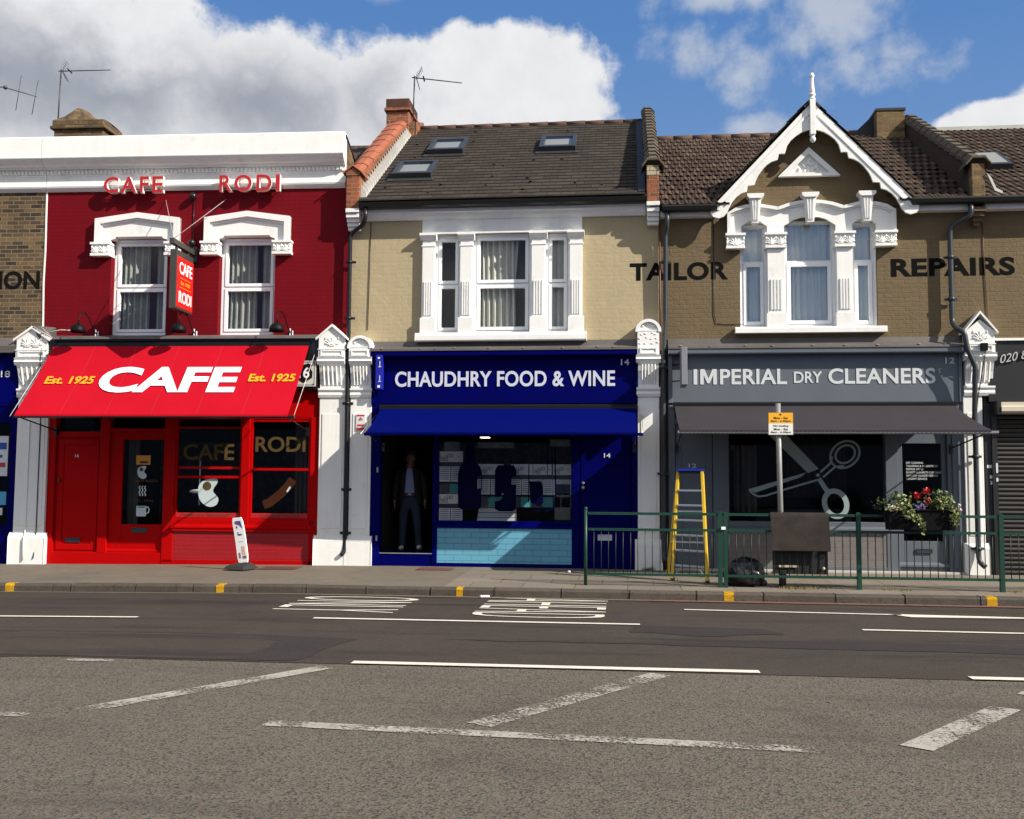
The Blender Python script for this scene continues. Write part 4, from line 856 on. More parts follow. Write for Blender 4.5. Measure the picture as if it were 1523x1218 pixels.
window(h3, OE[0], OE[1], 4.07, 5.86, .08, [5.20], fw=.055, sw=.06, gl=GLSR, curtains=((3.77, 4.12, .012, 0),), cm=CURTB, insets=[True, False])
# carved barge boards, finial and pediment
half = [(3.07, 7.34), (2.99, 7.33), (2.89, 7.295), (2.79, 7.23), (2.71, 7.16), (2.65, 7.07), (2.615, 6.94), (2.515, 6.94), (2.495, 6.84), (2.40, 6.81), (2.32, 6.76), (2.25, 6.69), (2.18, 6.59), (2.14, 6.51), (2.11, 6.42), (2.0, 6.41), (1.985, 6.31), (1.89, 6.28), (1.81, 6.22), (1.75, 6.15), (1.70, 6.06), (1.66, 5.97), (1.60, 5.895), (1.52, 5.865), (1.43, 5.89), (1.385, 5.95), (1.385, 6.03), (1.42, 6.07), (3.07, 7.815)]
K = 1.0065; half = [(x*K, 1.325+(z-1.325)*K) for x, z in half]; GX = 3.07*K
b = MB().m(WHITE)
for s in (0, 1):
    p = [(x if not s else 2*GX-x, z) for x, z in half]; b.prism(p, -.27, -.23)
    b.prism([(q if not s else 2*GX-q, z) for q, z in ((1.48, 6.03), (1.54, 6.03), (GX, 7.69), (GX, 7.75))], -.285, -.265)
    b.prism([(q if not s else 2*GX-q, z) for q, z in ((1.51, 6.12), (GX, 7.80), (GX, 7.755), (1.53, 6.09))], -.23, .02)
bb = b.build('barge_board', h3, bevel=.004)
b = MB().m(WHITE); b.box(GX-.045, GX+.045, -.33, -.23, 7.28, 7.88)
b.lathe((GX, -.28, 7.88), [(.05, 0), (.055, .02), (.035, .05), (.06, .09), (.04, .12), (.05, .14), (.038, .2), (.028, .36), (.026, .38), (.04, .40), (.042, .43), (.02, .465), (0, .475)], 12)
b.lathe((GX, -.28, 7.28), [(.045, 0), (.03, -.02), (.048, -.06), (.05, -.08), (.03, -.12), (0, -.135)], 12); b.build('finial', bb, bevel=.004)
b = MB().m(WHITE); tri = [(2.54, 6.64), (3.57, 6.64), (3.055, 7.14)]; tin = [(2.72, 6.70), (3.39, 6.70), (3.055, 7.03)]
b.prism(tri, -.03, .0)
for i in range(3): b.prism([tri[i], tri[(i+1) % 3], tin[(i+1) % 3], tin[i]], -.09, -.03)
rd = random.Random(6)
for i in range(34):
    u, v = rd.random(), rd.random()**1.4; x = GX-.015+(u-.5)*.5*(1-v); b.ball((x, -.035, 6.72+v*.22), .022, .02, .03, 7, 5)
b.build('pediment', h3)
b = MB(); tile_rows(b, (.56, -.30, 6.13), (1, 0, 0), (0, 4.3, 2.6), 5.05, 5.0, skip=lambda p: abs(p.x-GX) < (7.80-p.z)/1.075-.08)
b.m(TILE); b.quad((8, 4.0, 8.73), (.5, 4.0, 8.73), (.5, 9, 6.1), (8, 9, 6.1))
b.m(mat('ridge_tile_brown', (.09, .05, .035), .85, .3, 5))
for i in range(13): b.tube([(.55+i*.40, 4.0, 8.73), (.55+i*.40+.41, 4.0, 8.735)], [.075, .085], 8)
rf3 = b.build('roof', h3)
b = MB(); gs = Vector((1.63, 0, 1.74)).normalized()
tile_rows(b, (1.40, 2.75, 6.10), (0, -1, 0), (1.66, 0, 1.79), 3.04, 2.42, gy=.27); tile_rows(b, (4.77, -.29, 6.08), (0, 1, 0), (-1.66, 0, 1.79), 3.04, 2.42, gy=.27)
b.m(DLEAD); b.prism([(GX-.14, 7.77), (GX, 7.91), (GX+.14, 7.77), (GX+.12, 7.75), (GX, 7.85), (GX-.12, 7.75)], -.30, 2.6); b.build('gable_roof', h3)
for x0, x1, dz in ((.58, 1.50, .19), (4.66, 5.62, .16)): MB().m(BLACK).prof([(p[0]-.02, p[1]-dz) for p in GU], x0, x1).build('gutter', h3)
for x0, x1, dz in ((.56, 1.45, 0), (4.69, 5.62, .01)): MB().m(WHITE).box(x0, x1, -.17, .02, 5.97+dz, 6.06+dz).build('eaves_board', h3)
YBR = mat('yellow_party_brick', (.20, .13, .055), .9, .3, 4, .8, 40, brick=dict(c1=(.21, .135, .055), c2=(.09, .055, .028), mc=(.15, .12, .07), d=1, dist=.012))
pw5 = party(h3, 5.73, -.12, 6.74, 3.80, 8.92, COPING, 13, mat('shaded_party_brick', (.035, .026, .016), .95, .3, 3, .8, 30), .27)  # shade of the wall's left face is put into this dark brick colour
b = MB().m(YBR); b.box(5.63, 5.84, -.27, .3, 6.12, 6.72); b.m(COPING); b.prism([(5.53, 6.68), (5.64, 6.80), (5.83, 6.80), (5.94, 6.68), (5.94, 6.72), (5.84, 6.85), (5.63, 6.85), (5.53, 6.72)], -.32, .1); b.build('pier', pw5, bevel=.01)
b = MB().m(BROWNB)
for i, (yy, zz) in enumerate(((-.26, 6.0), (-.21, 5.93), (-.15, 5.86), (-.10, 5.79))): b.box(5.63+.02*i, 5.85-.02*i, yy, .05, zz-.07, zz)
b.build('corbel', pw5)
b = MB().m(YBR); b.box(5.05, 5.60, 3.6, 4.4, 7.6, 9.06); b.m(DLEAD); b.box(5.03, 5.62, 3.58, 4.42, 9.06, 9.11); b.prism([(5.05, 9.08), (4.45, 8.5), (5.05, 8.5)], 3.85, 4.2); b.build('chimney', rf3)
pilaster(h3, 5.49, 5.94, 'gable', 4.28, 5, shaft=(5.46, 5.76))
flashing_strip(h3, .68, 5.45)
fa = fascia(h3, .68, 5.45, GREY)
txt(fa, 'lettering', 'I', 1.105, 1.165, 3.105, 3.365, -.062, GLET, .006, .02); MB().m(GLET).prism([(1.215+.275*u, 3.105+.26*v) for u, v in ((0, 0), (0, 1), (.26, 1), (.5, .40), (.74, 1), (1, 1), (1, 0), (.79, 0), (.79, .62), (.57, .08), (.43, .08), (.21, .62), (.21, 0))], -.068, -.062).build('lettering', fa); txt(fa, 'lettering', 'PERIAL', 1.545, 2.645, 3.105, 3.365, -.062, GLET, .006, .021, space=1.03); txt(fa, 'lettering', 'DRY', 2.76, 3.22, 3.125, 3.315, -.062, GLET, .006, .017); txt(fa, 'lettering', 'CLEANERS', 3.32, 5.035, 3.105, 3.365, -.062, GLET, .006, .021, space=1.02)
txt(fa, 'lettering', '12', 5.20, 5.345, 3.435, 3.535, -.062, GLET, .006, .012)
txt(h3, 'lettering', 'TAILOR', .04, 1.70, 4.905, 5.215, -.002, BPAINT, .002, .036, space=1.06); txt(h3, 'lettering', 'REPAIRS', 4.38, 6.36, 4.905, 5.215, -.002, BPAINT, .002, .036, space=1.06)
b = MB().m(GREY)
b.box(.68, .79, -.04, .14, -.15, 2.79); b.box(1.42, 1.68, -.035, .14, -.1, 2.79); b.box(4.22, 4.42, -.035, .14, -.1, 2.79); b.box(5.20, 5.46, -.04, .14, -.15, 2.79); b.box(.79, 5.2, -.02, .14, 2.44, 2.79)
b.prof([(.14, .66), (-.08, .66), (-.08, .71), (-.03, .74), (-.03, .82), (.14, .82)], 1.66, 4.26); b.box(1.66, 4.24, -.03, .1, -.1, .09); b.box(5.27, 5.33, -.065, -.03, .1, 2.5)
b.build('shopfront', h3, bevel=.006)
b = MB().m(mat('pale_step', (.42, .38, .35), .8, .15)); b.box(.72, 5.44, -.13, .3, -.12, .03); b.build('step', h3, bevel=.01)
b = MB().m(GTILE); b.box(1.68, 4.22, -.025, .1, .09, .66); b.build('stall_riser', h3)
b = MB().m(GREY); b.box(.79, 1.42, .02, .07, .03, 2.44); frame(b, .80, 1.41, .06, 2.40, .005, .02, .10); b.box(.92, 1.29, .012, .02, .25, .95); dd = b.build('door', h3, bevel=.005)
txt(dd, 'lettering', '12', 1.02, 1.145, 1.70, 1.775, .018, GLET, .004, .012)
b = MB().m(ALU); b.box(.825, .85, -.01, .005, 1.38, 1.48); b.box(.825, .85, -.03, .005, 1.30, 1.34); b.build('handle', dd)
b = MB().m(GREY); b.box(4.42, 4.50, .02, .07, .03, 2.44); b.box(5.12, 5.20, .02, .07, .03, 2.44); b.box(4.50, 5.12, .02, .07, .03, .52); b.box(4.50, 5.12, .02, .07, 2.12, 2.44); b.prof([(.02, .10), (-.02, .10), (-.02, .14), (.02, .18)], 4.42, 5.20); dd = b.build('door', h3, bevel=.006)
b = MB().m(GSHOP); b.quad((4.49, .045, .51), (5.13, .045, .51), (5.13, .045, 2.13), (4.49, .045, 2.13)); b.build('pane', dd)
letterplate(dd, 4.70, 4.93, .335, .385, .012)
for i, s in enumerate(('DRY CLEANING', 'TAILORING & ALTERATIONS', 'REPAIR HEMS', 'DUVETS BLANKETS CURTAINS', 'SAME DAY LAUNDRY SERVICE', 'URGENT SERVICE')):
    z = 1.785-i*.0525; w = (.27, .50, .27, .555, .50, .33)[i]; txt(dd, 'lettering', s, 4.565, 4.565+w, z, z+.034, .04, GLET, .002, .012)
b = MB().m(GSHOP); b.quad((1.66, .05, .82), (4.24, .05, .82), (4.24, .05, 2.44), (1.66, .05, 2.44)); sw = b.build('shop_window', h3)
SV = mat('silver_vinyl', (.27, .33, .335), .5, .06); b = MB().m(SV)
Sx = lambda px: 3.17+(px-1220)*.01098; Sz = lambda py: 1.58-(py-708)*.01150
def SP(*p): return [(Sx(x), Sz(y)) for x, y in p]
b.prism(SP((1128, 632), (1155, 632), (1219, 698), (1203, 704)), .043, .047)          # upper blade
b.prism(SP((1114, 728), (1201, 703), (1192, 710), (1124, 733)), .043, .047); b.ribbon(SP((1115, 729), (1121, 735), (1129, 738.5), (1140, 737), (1170, 727.5), (1218, 713.5)), .030, .036, .040)
b.ribbon(SP((1219, 712), (1228, 726), (1234, 734)), .075, .036, .040)
def ring(cx, cz, rx, rz, w, rot=0, y0=.043, y1=.047, n=28):
    o = []; 
    for i in range(n):
        a = 2*pi*i/n; u, v = rx*cos(a), rz*sin(a); o.append((cx+u*cos(rot)-v*sin(rot), cz+u*sin(rot)+v*cos(rot)))
    b.ribbon(o, w, y0, y1, True)
ring(Sx(1243), Sz(748), .175, .215, .085, .35); ring(Sx(1258), Sz(677), .255, .205, .034, .65); ring(Sx(1258.5), Sz(676.5), .17, .135, .034, .65)
b.ribbon(SP((1221, 703), (1236, 690), (1239, 680)), .034, .029, .033); b.ribbon(SP((1225, 710), (1243, 695), (1256, 693.5)), .034, .029, .033)
b.prism(arc_pts(Sx(1217.5), Sz(707), .03, 0, 345, 16), .023, .026); b.build('decal', sw)
b = MB().m(ROOMD); room(b, .75, 5.3, .15, 4.5, .03, 2.44); b.m(mat('hung_curtain', (.055, .048, .042), .9, .3)); curtain(b, 1.80, 2.18, .95, 2.1, .35, .03, .09); curtain(b, 3.0, 4.1, 1.2, 2.35, 2.5, .04, .2); b.m(mat('counter', (.03, .03, .03), .6)); b.box(2.3, 4.0, 1.6, 2.2, 0, 1.0); b.box(1.75, 1.83, .3, .32, 2.02, 2.1); b.build('room', h3)

# ------------------------------------------------------------------ HOUSE: neighbour at the right edge with the black shuttered shop
h4 = thing('terraced_house', 'brown painted house at the right edge over a black shop with its shutter down', 'house', (8, 0, 0))
b = MB().m(BROWNB); b.quad((5.62, 0, 3.7), (14, 0, 3.7), (14, 0, 6.12), (5.62, 0, 6.12)); b.box(5.65, 14, .25, 9, -.1, 6.1); b.build('wall', h4)
b = MB(); tile_rows(b, (5.86, -.30, 6.13), (1, 0, 0), (0, 4.3, 2.6), 8, 5.0); b.m(mat('pale_ridge', (.42, .42, .38), .8, .2)); b.box(5.9, 14, 3.94, 4.08, 8.72, 8.80); b.m(TILE); b.quad((14, 4.0, 8.73), (5.8, 4.0, 8.73), (5.8, 9, 6.1), (14, 9, 6.1)); rf4 = b.build('roof', h4)
def fq(x, v, h):
    dv = Vector((0, 4.3, 2.6)).normalized(); nn = Vector((0, -2.6, 4.3)).normalized(); return tuple(Vector((x, 1.2, 6.13+1.5*2.6/4.3))+dv*v+nn*h)
b = MB().m(SKD); b.add([fq(x, v, h) for h in (-.02, .12) for v in (0, .9) for x in (6.05, 6.80)], [(0, 2, 3, 1), (4, 5, 7, 6), (0, 1, 5, 4), (2, 6, 7, 3), (0, 4, 6, 2), (1, 3, 7, 5)]); f = b.build('roof_light', rf4)
b = MB().m(BLIND); b.quad(fq(6.12, .08, .125), fq(6.73, .08, .125), fq(6.73, .82, .125), fq(6.12, .82, .125)); b.build('roof_light_pane', rf4)
b = MB().m(mat('pale_flashing', (.5, .5, .48), .6)); b.prism([(5.86, 6.55), (5.90, 6.45), (5.98, 6.25), (6.1, 6.20), (6.1, 6.24), (6.0, 6.30), (5.93, 6.47)], -.30, -.27); b.build('flashing', rf4)
b = MB().m(BLACK); b.prof([(p[0]-.02, p[1]-.16) for p in GU], 5.62, 14); b.build('gutter', h4); b = MB().m(WHITE); b.box(5.86, 14, -.17, .02, 5.98, 6.07); b.build('eaves_board', h4)
b = MB().m(BROWNB); b.box(5.8, 14, -.10, .05, 3.84, 3.95); b.m(WHITE); b.box(5.8, 14, -.14, .05, 3.80, 3.84); b.build('string_course', h4)
BM = mat('black_shop_paint', (.012, .012, .012), .45, .15)
b = MB().m(BM); b.box(5.86, 14, -.10, .05, 2.80, 3.80); b.box(5.79, 5.98, -.03, .1, -.1, 2.8); b.box(5.90, 5.98, -.06, .1, -.1, 2.8); fa4 = b.build('shopfront', h4)
txt(fa4, 'lettering', '020 8S', 6.02, 6.50, 0, 1, 0, mat('chrome_lettering', (.55, .50, .48), .3, .05, metal=.3), .02, .0, fn=lambda u, v, w: (6.03+u*.50+.03*v, -.115-w*.02, 3.42+v*.145+u*.10))
b = MB().m(mat('cream_shutter_box', (.52, .46, .36), .5, .08)); b.prof([(.05, 2.60), (-.28, 2.60), (-.32, 2.63), (-.32, 2.70), (-.28, 2.72), (-.28, 2.78), (.05, 2.80)], 5.98, 14); b.m(BM); b.box(5.92, 5.98, -.30, .05, 2.58, 2.80); b.build('shutter_box', h4)
b = MB().m(mat('shutter_slat', (.030, .028, .027), .4, .1, metal=.3)); z = .0
while z < 2.55: b.prof([(.06, z), (-.005, z+.006), (-.018, z+.035), (-.005, z+.066), (.06, z+.072)], 5.98, 14); z += .074
b.build('shutter', h4)
b = MB().m(mat('sticker_white', (.6, .6, .6), .5))
for x, z, w, hh in ((5.82, 1.72, .08, .05), (5.95, 1.64, .03, .16), (5.86, 1.55, .08, .05), (5.95, 1.5, .03, .06), (5.87, 1.45, .06, .06)): MB().m(MATS['sticker_white']).box(x, x+w, -.067 if x > 5.89 else -.034, -.03, z, z+hh).build('sticker', h4)

# brick returns that close the slots between the shop fronts
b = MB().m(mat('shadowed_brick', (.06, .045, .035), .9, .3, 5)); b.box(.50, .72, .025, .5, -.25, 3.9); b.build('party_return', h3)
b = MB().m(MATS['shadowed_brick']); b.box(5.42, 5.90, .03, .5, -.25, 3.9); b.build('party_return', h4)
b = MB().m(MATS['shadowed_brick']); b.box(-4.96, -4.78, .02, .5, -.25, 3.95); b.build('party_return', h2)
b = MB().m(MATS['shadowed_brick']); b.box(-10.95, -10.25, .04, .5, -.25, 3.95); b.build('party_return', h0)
# ------------------------------------------------------------------ awnings
def awning(name, label, x0, x1, yt, zt, yb, zb, cloth, barm, cords, par_arms=True, seams=0):
    t = thing(name, label, 'awning', ((x0+x1)/2, yt, zb), 'shop awnings')
    b = MB().m(cloth); n = 12; mx = 28; vs = []
    def cz(u, x):
        return -.03*sin(pi*u)+sin(pi*u)*(.010*mnoise.noise(Vector((x*1.1, u*1.6, zt)))+.005*mnoise.noise(Vector((x*5+u*2, u*1.2, zb))))
    for i in range(n+1):
        u = i/n; y = yt+u*(yb-yt); z = zt+u*(zb-zt)
        for j in range(mx+1): x = x0+(x1-x0)*j/mx; vs.append((x, y, z+cz(u, x)-.006*u*sin(pi*j/mx)))
    M_ = mx+1; gf = [(i*M_+j, (i+1)*M_+j, (i+1)*M_+j+1, i*M_+j+1) for i in range(n) for j in range(mx)]
    b.add(vs, gf, True); b.add([(x, y, z-.006) for x, y, z in vs], [f[::-1] for f in gf], True)
    q = int((x1-x0)/.062)                                       # small scalloped edge
    for i in range(q):
        a = x0+(x1-x0)*i/q; c = x0+(x1-x0)*(i+1)/q; b.add([(a, yb-.004, zb+.0), (c, yb-.004, zb), (c, yb-.007, zb-.022), ((a+c)/2, yb-.007, zb-.034), (a, yb-.007, zb-.022)], [(4, 3, 2, 1, 0)])
    if seams:
        b.m(mat('seam_red', (.40, .010, .020), .8))
        for i in range(1, seams):
            x = x0+(x1-x0)*i/seams; sv_ = [(x+d, yt+k/n*(yb-yt), zt+k/n*(zb-zt)+cz(k/n, x)+.0045) for k in range(n+1) for d in (-.005, .005)]; b.add(sv_, [(2*i_, 2*i_+2, 2*i_+3, 2*i_+1) for i_ in range(n)])
    cp = b.build('canopy', t)
    b = MB().m(barm); b.prof([(yb+.05, zb-.015), (yb+.0, zb-.012), (yb-.0, zb-.045), (yb+.045, zb-.06), (yb+.06, zb-.03)], x0-.03, x1+.10); b.build('front_bar', t)
    b = MB().m(BLACK); b.prof([(yt+.08, zt-.06), (yt-.03, zt-.05), (yt-.04, zt+.03), (yt+.0, zt+.06), (yt+.08, zt+.06)], x0-.02, x1+.02); b.build('cassette', t)
    for x in (x0+.03, x1-.03):
        b = MB().m(BLACK); b.tube([(x, -.02, zb-.20), (x, yb+.03, zb-.03)], .012, 6); b.box(x-.025, x+.025, -.07, .0, zb-.28, zb-.13); b.build('arm', t)
        if cords: b = MB().m(cords); b.tube([(x+(.13 if x > (x0+x1)/2 else -.13), -.10, zt-.12), (x+(.12 if x > (x0+x1)/2 else -.12), yb+.02, zb-.03)], .005, 5); b.build('cord', t)
    return t, cp
AW = lambda zt, zb, yt, yb: (lambda u: (yt+u*(yb-yt), zt+u*(zb-zt)-.03*sin(pi*u)))
ta, cp = awning('shop_awning', 'bright red awning with large white CAFE lettering', -10.18, -5.55, -.16, 3.84, -1.36, 2.51, REDF, BLACK, mat('pale_cord', (.6, .55, .5), .6), seams=6)
def on_red(x0, x1, u0, u1):     # lettering on the slope, u measured down the cloth
    f = AW(3.84, 2.51, -.16, -1.36); d = Vector((0, -1.2, -1.33)).normalized(); nn = Vector((0, -1.33, 1.2)).normalized()
    def g(u, v, w):
        y, z = f(u1+(u0-u1)*v); p = Vector((x0+u*(x1-x0), y, z))+nn*(.012+.004*w); return tuple(p)
    return g
txt(cp, 'lettering', 'CAFE', 0, 1, 0, 1, 0, WLET, off=.033, fn=on_red(-9.02, -6.60, .325, .69), space=1.0)
txt(cp, 'lettering', 'Est. 1925', 0, 1, 0, 1, 0, YLET, off=.030, fn=on_red(-9.98, -9.12, .455, .565)); txt(cp, 'lettering', 'Est. 1925', 0, 1, 0, 1, 0, YLET, off=.030, fn=on_red(-6.42, -5.62, .425, .535))
awning('shop_awning', 'royal blue awning over the food and wine shop', -4.25, .14, -.16, 2.71, -1.20, 2.24, BLUEF, BLUE, ALU)
awning('shop_awning', 'charcoal awning with pale front bar over the dry cleaners', .78, 5.29, -.16, 2.74, -1.90, 2.235, GREYF, mat('pale_grey_bar', (.22, .22, .24), .4), None)

# ------------------------------------------------------------------ signs on the walls
t = thing('sign', 'raised red metal letters on the white cornice above the left sash window', 'sign', (-8.8, -.1, 6.58), 'raised metal letters on the cornice')
t2 = thing('sign', 'raised red metal letters on the white cornice above the right sash window', 'sign', (-6.7, -.1, 6.57), 'raised metal letters on the cornice')
SIDE = mat('letter_edge_white', (.78, .72, .70), .4)
for par, xs, s in ((t, (-9.37, -9.055, -8.70, -8.47), 'CAFE'), (t2, (-7.24, -6.965, -6.565, -6.215), 'RODI')):
    ws_ = {'C': .27, 'A': .295, 'F': .165, 'E': .20, 'R': .23, 'O': .315, 'D': .275, 'I': .075}
    for x, ch in zip(xs, s):
        w = ws_[ch]; o = txt(par, 'letter', ch, x, x+w, 6.58, 6.875, -.10, RLET, .085, .018)
        o.data.materials.append(SIDE)
        for p in o.data.polygons:
            if abs(p.normal.y) < .5: p.material_index = 1
    b = MB().m(DLEAD); b.tube([(xs[0]+.05, -.10, 6.66), (xs[-1]+.1, -.10, 6.66)], .008, 5)
    for x in (xs[0]+.06, xs[-1]+.06): b.tube([(x, -.10, 6.66), (x, .02, 6.66)], .008, 5)
    b.build('bracket', par)
DBR = mat('dark_bronze_metal', (.06, .057, .050), .45, .1, metal=.3)
t = thing('hanging_sign', 'red hanging sign in a bronze case on a bracket between the sash windows', 'hanging sign', (-7.74, 0, 4.42))
b = MB().m(DBR); b.box(-7.80, -7.68, -.90, -.16, 4.36, 5.38); bx = b.build('sign_case', t, bevel=.006)
b = MB().m(mat('sign_red', (.72, .012, .010), .4, .03)); b.box(-7.679, -7.672, -.88, -.17, 4.40, 5.27); b.box(-7.808, -7.801, -.88, -.17, 4.40, 5.27); b.build('sign_face', bx)
def on_sign(y0, y1, z0, z1): return lambda u, v, w: (-7.669+.004*w, y0+u*(y1-y0), z0+v*(z1-z0))
txt(bx, 'lettering', 'CAFE', 0, 1, 0, 1, 0, WLET, off=.014, fn=on_sign(-.80, -.24, 4.98, 5.19)); txt(bx, 'lettering', 'RODI', 0, 1, 0, 1, 0, WLET, off=.014, fn=on_sign(-.80, -.24, 4.48, 4.68)); txt(bx, 'lettering', 'Est. 1925', 0, 1, 0, 1, 0, YLET, off=.02, fn=on_sign(-.72, -.32, 4.80, 4.86))
for z in (4.905, 4.745): MB().m(YLET).box(-7.672, -7.667, -.76, -.28, z, z+.008).build('rule_line', bx)
b = MB().m(DBR); b.box(-7.78, -7.70, -1.0, -.02, 5.46, 5.55); b.box(-7.76, -7.72, -.80, -.76, 5.38, 5.46); b.box(-7.76, -7.72, -.30, -.26, 5.38, 5.46); b.box(-7.81, -7.67, -.03, .0, 5.34, 5.62); b.build('bracket', t)
b = MB().m(mat('stay_wire', (.35, .32, .32), .5)); b.tube([(-7.74, -.92, 5.55), (-8.28, -.02, 6.48)], .006, 5); b.tube([(-7.74, -.92, 5.55), (-7.17, -.02, 6.48)], .006, 5); b.build('stay_wire', t)
for z in (5.68, 6.53):
    o = MB().m(BLACK).ball((-7.76, -.07, z), .07, .07, .07); o.tube([(-7.76, -.07, z), (-7.76, .01, z)], .04, 8); o.build('junction_box', t)
b = MB().m(BLACK); b.tube([(-7.76, -.012, 5.70), (-7.76, -.012, 6.52)], .007, 5); b.build('cable', t)

LAMPB = mat('matt_black_lamp', (.004, .004, .0045), .55, .1, spec=.15)
def goose(par):
    b = MB().m(LAMPB); b.tube([(0, 0, .0), (0, -.04, .02), (-.03, -.10, .10), (-.06, -.20, .28), (-.09, -.30, .36), (-.11, -.40, .34), (-.12, -.45, .22), (-.12, -.46, .14)], .011, 7); b.box(-.03, .03, -.02, .02, -.06, .06); b.build('arm', par, bent=False)
    b = MB().m(LAMPB); b.lathe((-.12, -.46, .0), [(.0, .16), (.025, .155), (.035, .125), (.08, .115), (.112, .08), (.128, .03), (.132, -.02), (.118, -.02), (.10, .05), (0, .09)], 18); b.build('lamp_shade', par, bent=False)
    MB().m(WLET).box(-.015, .0, -.05, -.03, -.12, .10).build('cable_tie', par, bent=False); MB().m(WLET).box(.03, .045, -.05, -.03, -.12, .06).build('cable_tie', par, bent=False)
lab = ('black goose-neck lamp over the red awning left of both windows', 'black goose-neck lamp over the red awning below the hanging sign', 'black goose-neck lamp over the red awning right of both windows')
L0 = None
for x, lb in zip((-9.47, -7.66, -5.92), lab):
    p = bend((x, -.02, 4.03))
    if L0 is None:
        L0 = thing('wall_lamp', lb, 'wall lamp', p, 'goose-neck lamps over the cafe awning', bent=False, rz=BETA)
        off = OFF[L0.name]; OFF[L0.name] = Vector((0, 0, 0)); goose(L0)
    else: copy_tree(L0, p, rz=BETA, label=lb)
def plaque():
    t = thing('number_plate', 'white square plate with a black and white 16 beside the red awning', 'number plate', (-5.6, -.17, 3.09))
    b = MB().m(mat('plate_white', (.55, .54, .50), .5, .1)); b.box(-5.82, -5.42, -.185, -.165, 3.09, 3.54); b.m(BLACK); frame(b, -5.80, -5.44, 3.11, 3.52, -.188, -.185, .008)
    b.prism([(-5.63, 3.15), (-5.48, 3.24), (-5.475, 3.34), (-5.51, 3.40), (-5.48, 3.47), (-5.55, 3.49), (-5.62, 3.475), (-5.70, 3.49), (-5.77, 3.47), (-5.745, 3.40), (-5.78, 3.34), (-5.775, 3.24)], -.192, -.186)
    for x in (-5.78, -5.46):
        for z in (3.13, 3.50): b.ball((x, -.188, z), .009)
    o = b.build('plate', t); txt(o, 'lettering', '16', -5.72, -5.53, 3.235, 3.425, -.193, WLET, .003, .02)
plaque()
t = thing('projecting_sign', 'small blue blade sign with white marks on the blue fascia', 'projecting sign', (-4.28, -.06, 3.02))
b = MB().m(mat('sign_blue', (.008, .012, .28), .4)); b.box(-4.34, -4.22, -.24, -.11, 3.03, 3.63); o = b.build('sign_case', t, bevel=.008)
b = MB().m(WLET); b.box(-4.30, -4.265, -.244, -.24, 3.56, 3.59); b.box(-4.30, -4.255, -.244, -.24, 3.06, 3.10); b.box(-4.268, -4.258, -.244, -.24, 3.18, 3.27); b.box(-4.268, -4.258, -.244, -.24, 3.42, 3.52); b.box(-4.288, -4.238, -.244, -.24, 3.415, 3.425); b.box(-4.288, -4.238, -.244, -.24, 3.16, 3.17); b.build('lettering', o)
t = thing('projecting_sign', 'grey blade sign on two bars at the left end of the grey fascia', 'projecting sign', (.85, -.06, 3.02))
b = MB().m(mat('sign_grey', (.20, .20, .22), .45, .08)); b.box(.87, .965, -.72, -.18, 3.04, 3.66); b.build('sign_case', t, bevel=.006)
b = MB().m(BLACK)
for z in (3.16, 3.44): MB().m(BLACK).tube([(.90, -.18, z), (.74, -.06, z-.0)], .011, 6).build('bracket', t)
t = thing('security_notice', 'small white notice with red print on the round topped white pilaster', 'notice', (-4.6, -.09, 2.33))
b = MB().m(mat('notice_white', (.66, .65, .63), .4)); b.box(-4.70, -4.545, -.10, -.083, 2.33, 2.61); b.m(mat('notice_red', (.45, .03, .04), .5)); b.box(-4.695, -4.55, -.103, -.10, 2.335, 2.375); b.box(-4.69, -4.555, -.103, -.10, 2.575, 2.60); b.box(-4.68, -4.565, -.103, -.10, 2.40, 2.43); b.ribbon([(-4.66, 2.50), (-4.622, 2.555), (-4.585, 2.50)], .012, -.103, -.10); b.ribbon([(-4.622, 2.50), (-4.622, 2.55)], .012, -.108, -.104); b.build('board', t)

# ------------------------------------------------------------------ drain pipes, cables
def pipe(name, label, cat, pts, r, mt, clips=(), loc=None, n=10):
    t = thing(name, label, cat, loc or pts[-1], 'drain pipes on the facades')
    sm = []
    for i, p in enumerate(pts):
        if 0 < i < len(pts)-1:
            p, a, c = Vector(p), Vector(pts[i-1]), Vector(pts[i+1]); d1, d2 = (a-p), (c-p); k = min(.07, d1.length*.45, d2.length*.45)
            s, e = p+d1.normalized()*k, p+d2.normalized()*k
            for j in range(5): u = j/4; sm.append(s*(1-u)**2+p*2*u*(1-u)+e*u*u)
        else: sm.append(Vector(p))
    b = MB().m(mt); b.tube(sm, r, n); b.build('pipe', t)
    if clips:
        for (x, y, z) in clips: b = MB().m(mt); b.tube([(x, y, z-.03), (x, y, z+.03)], r*1.25, n); b.box(x-.10, x+.10, y+.03, y+.05, z-.02, z+.02); b.build('pipe_clip', t)
    return t
pipe('drain_pipe', 'black drain pipe between the red house and the cream house', 'drain pipe', [(-4.56, -.26, 6.22), (-4.56, -.26, 6.03), (-4.62, -.2, 5.93), (-4.80, -.12, 5.84), (-4.865, -.11, 5.76), (-4.865, -.11, 4.2), (-4.865, -.10, .35), (-4.87, -.12, .22), (-4.92, -.16, .17)], .038, BLACK, [(-4.865, -.11, z) for z in (5.3, 4.3, 2.8, 1.3, .55)])
pipe('drain_pipe', 'dark grey drain pipe between the cream house and the gabled house', 'drain pipe', [(.67, -.26, 6.02), (.67, -.22, 5.80), (.645, -.14, 5.68), (.635, -.12, 4.2), (.60, -.12, 3.6), (.59, -.12, .26), (.60, -.20, .14)], .040, GPIPE, [(.635, -.12, 5.2), (.59, -.12, 3.4), (.59, -.12, 1.6)])
pipe('drain_pipe', 'thin brown pipe beside the right pilaster of the blue shop', 'drain pipe', [(.545, -.03, 5.9), (.55, -.03, 3.9), (.555, -.05, 2.6), (.555, -.05, .2)], .018, COPPER)
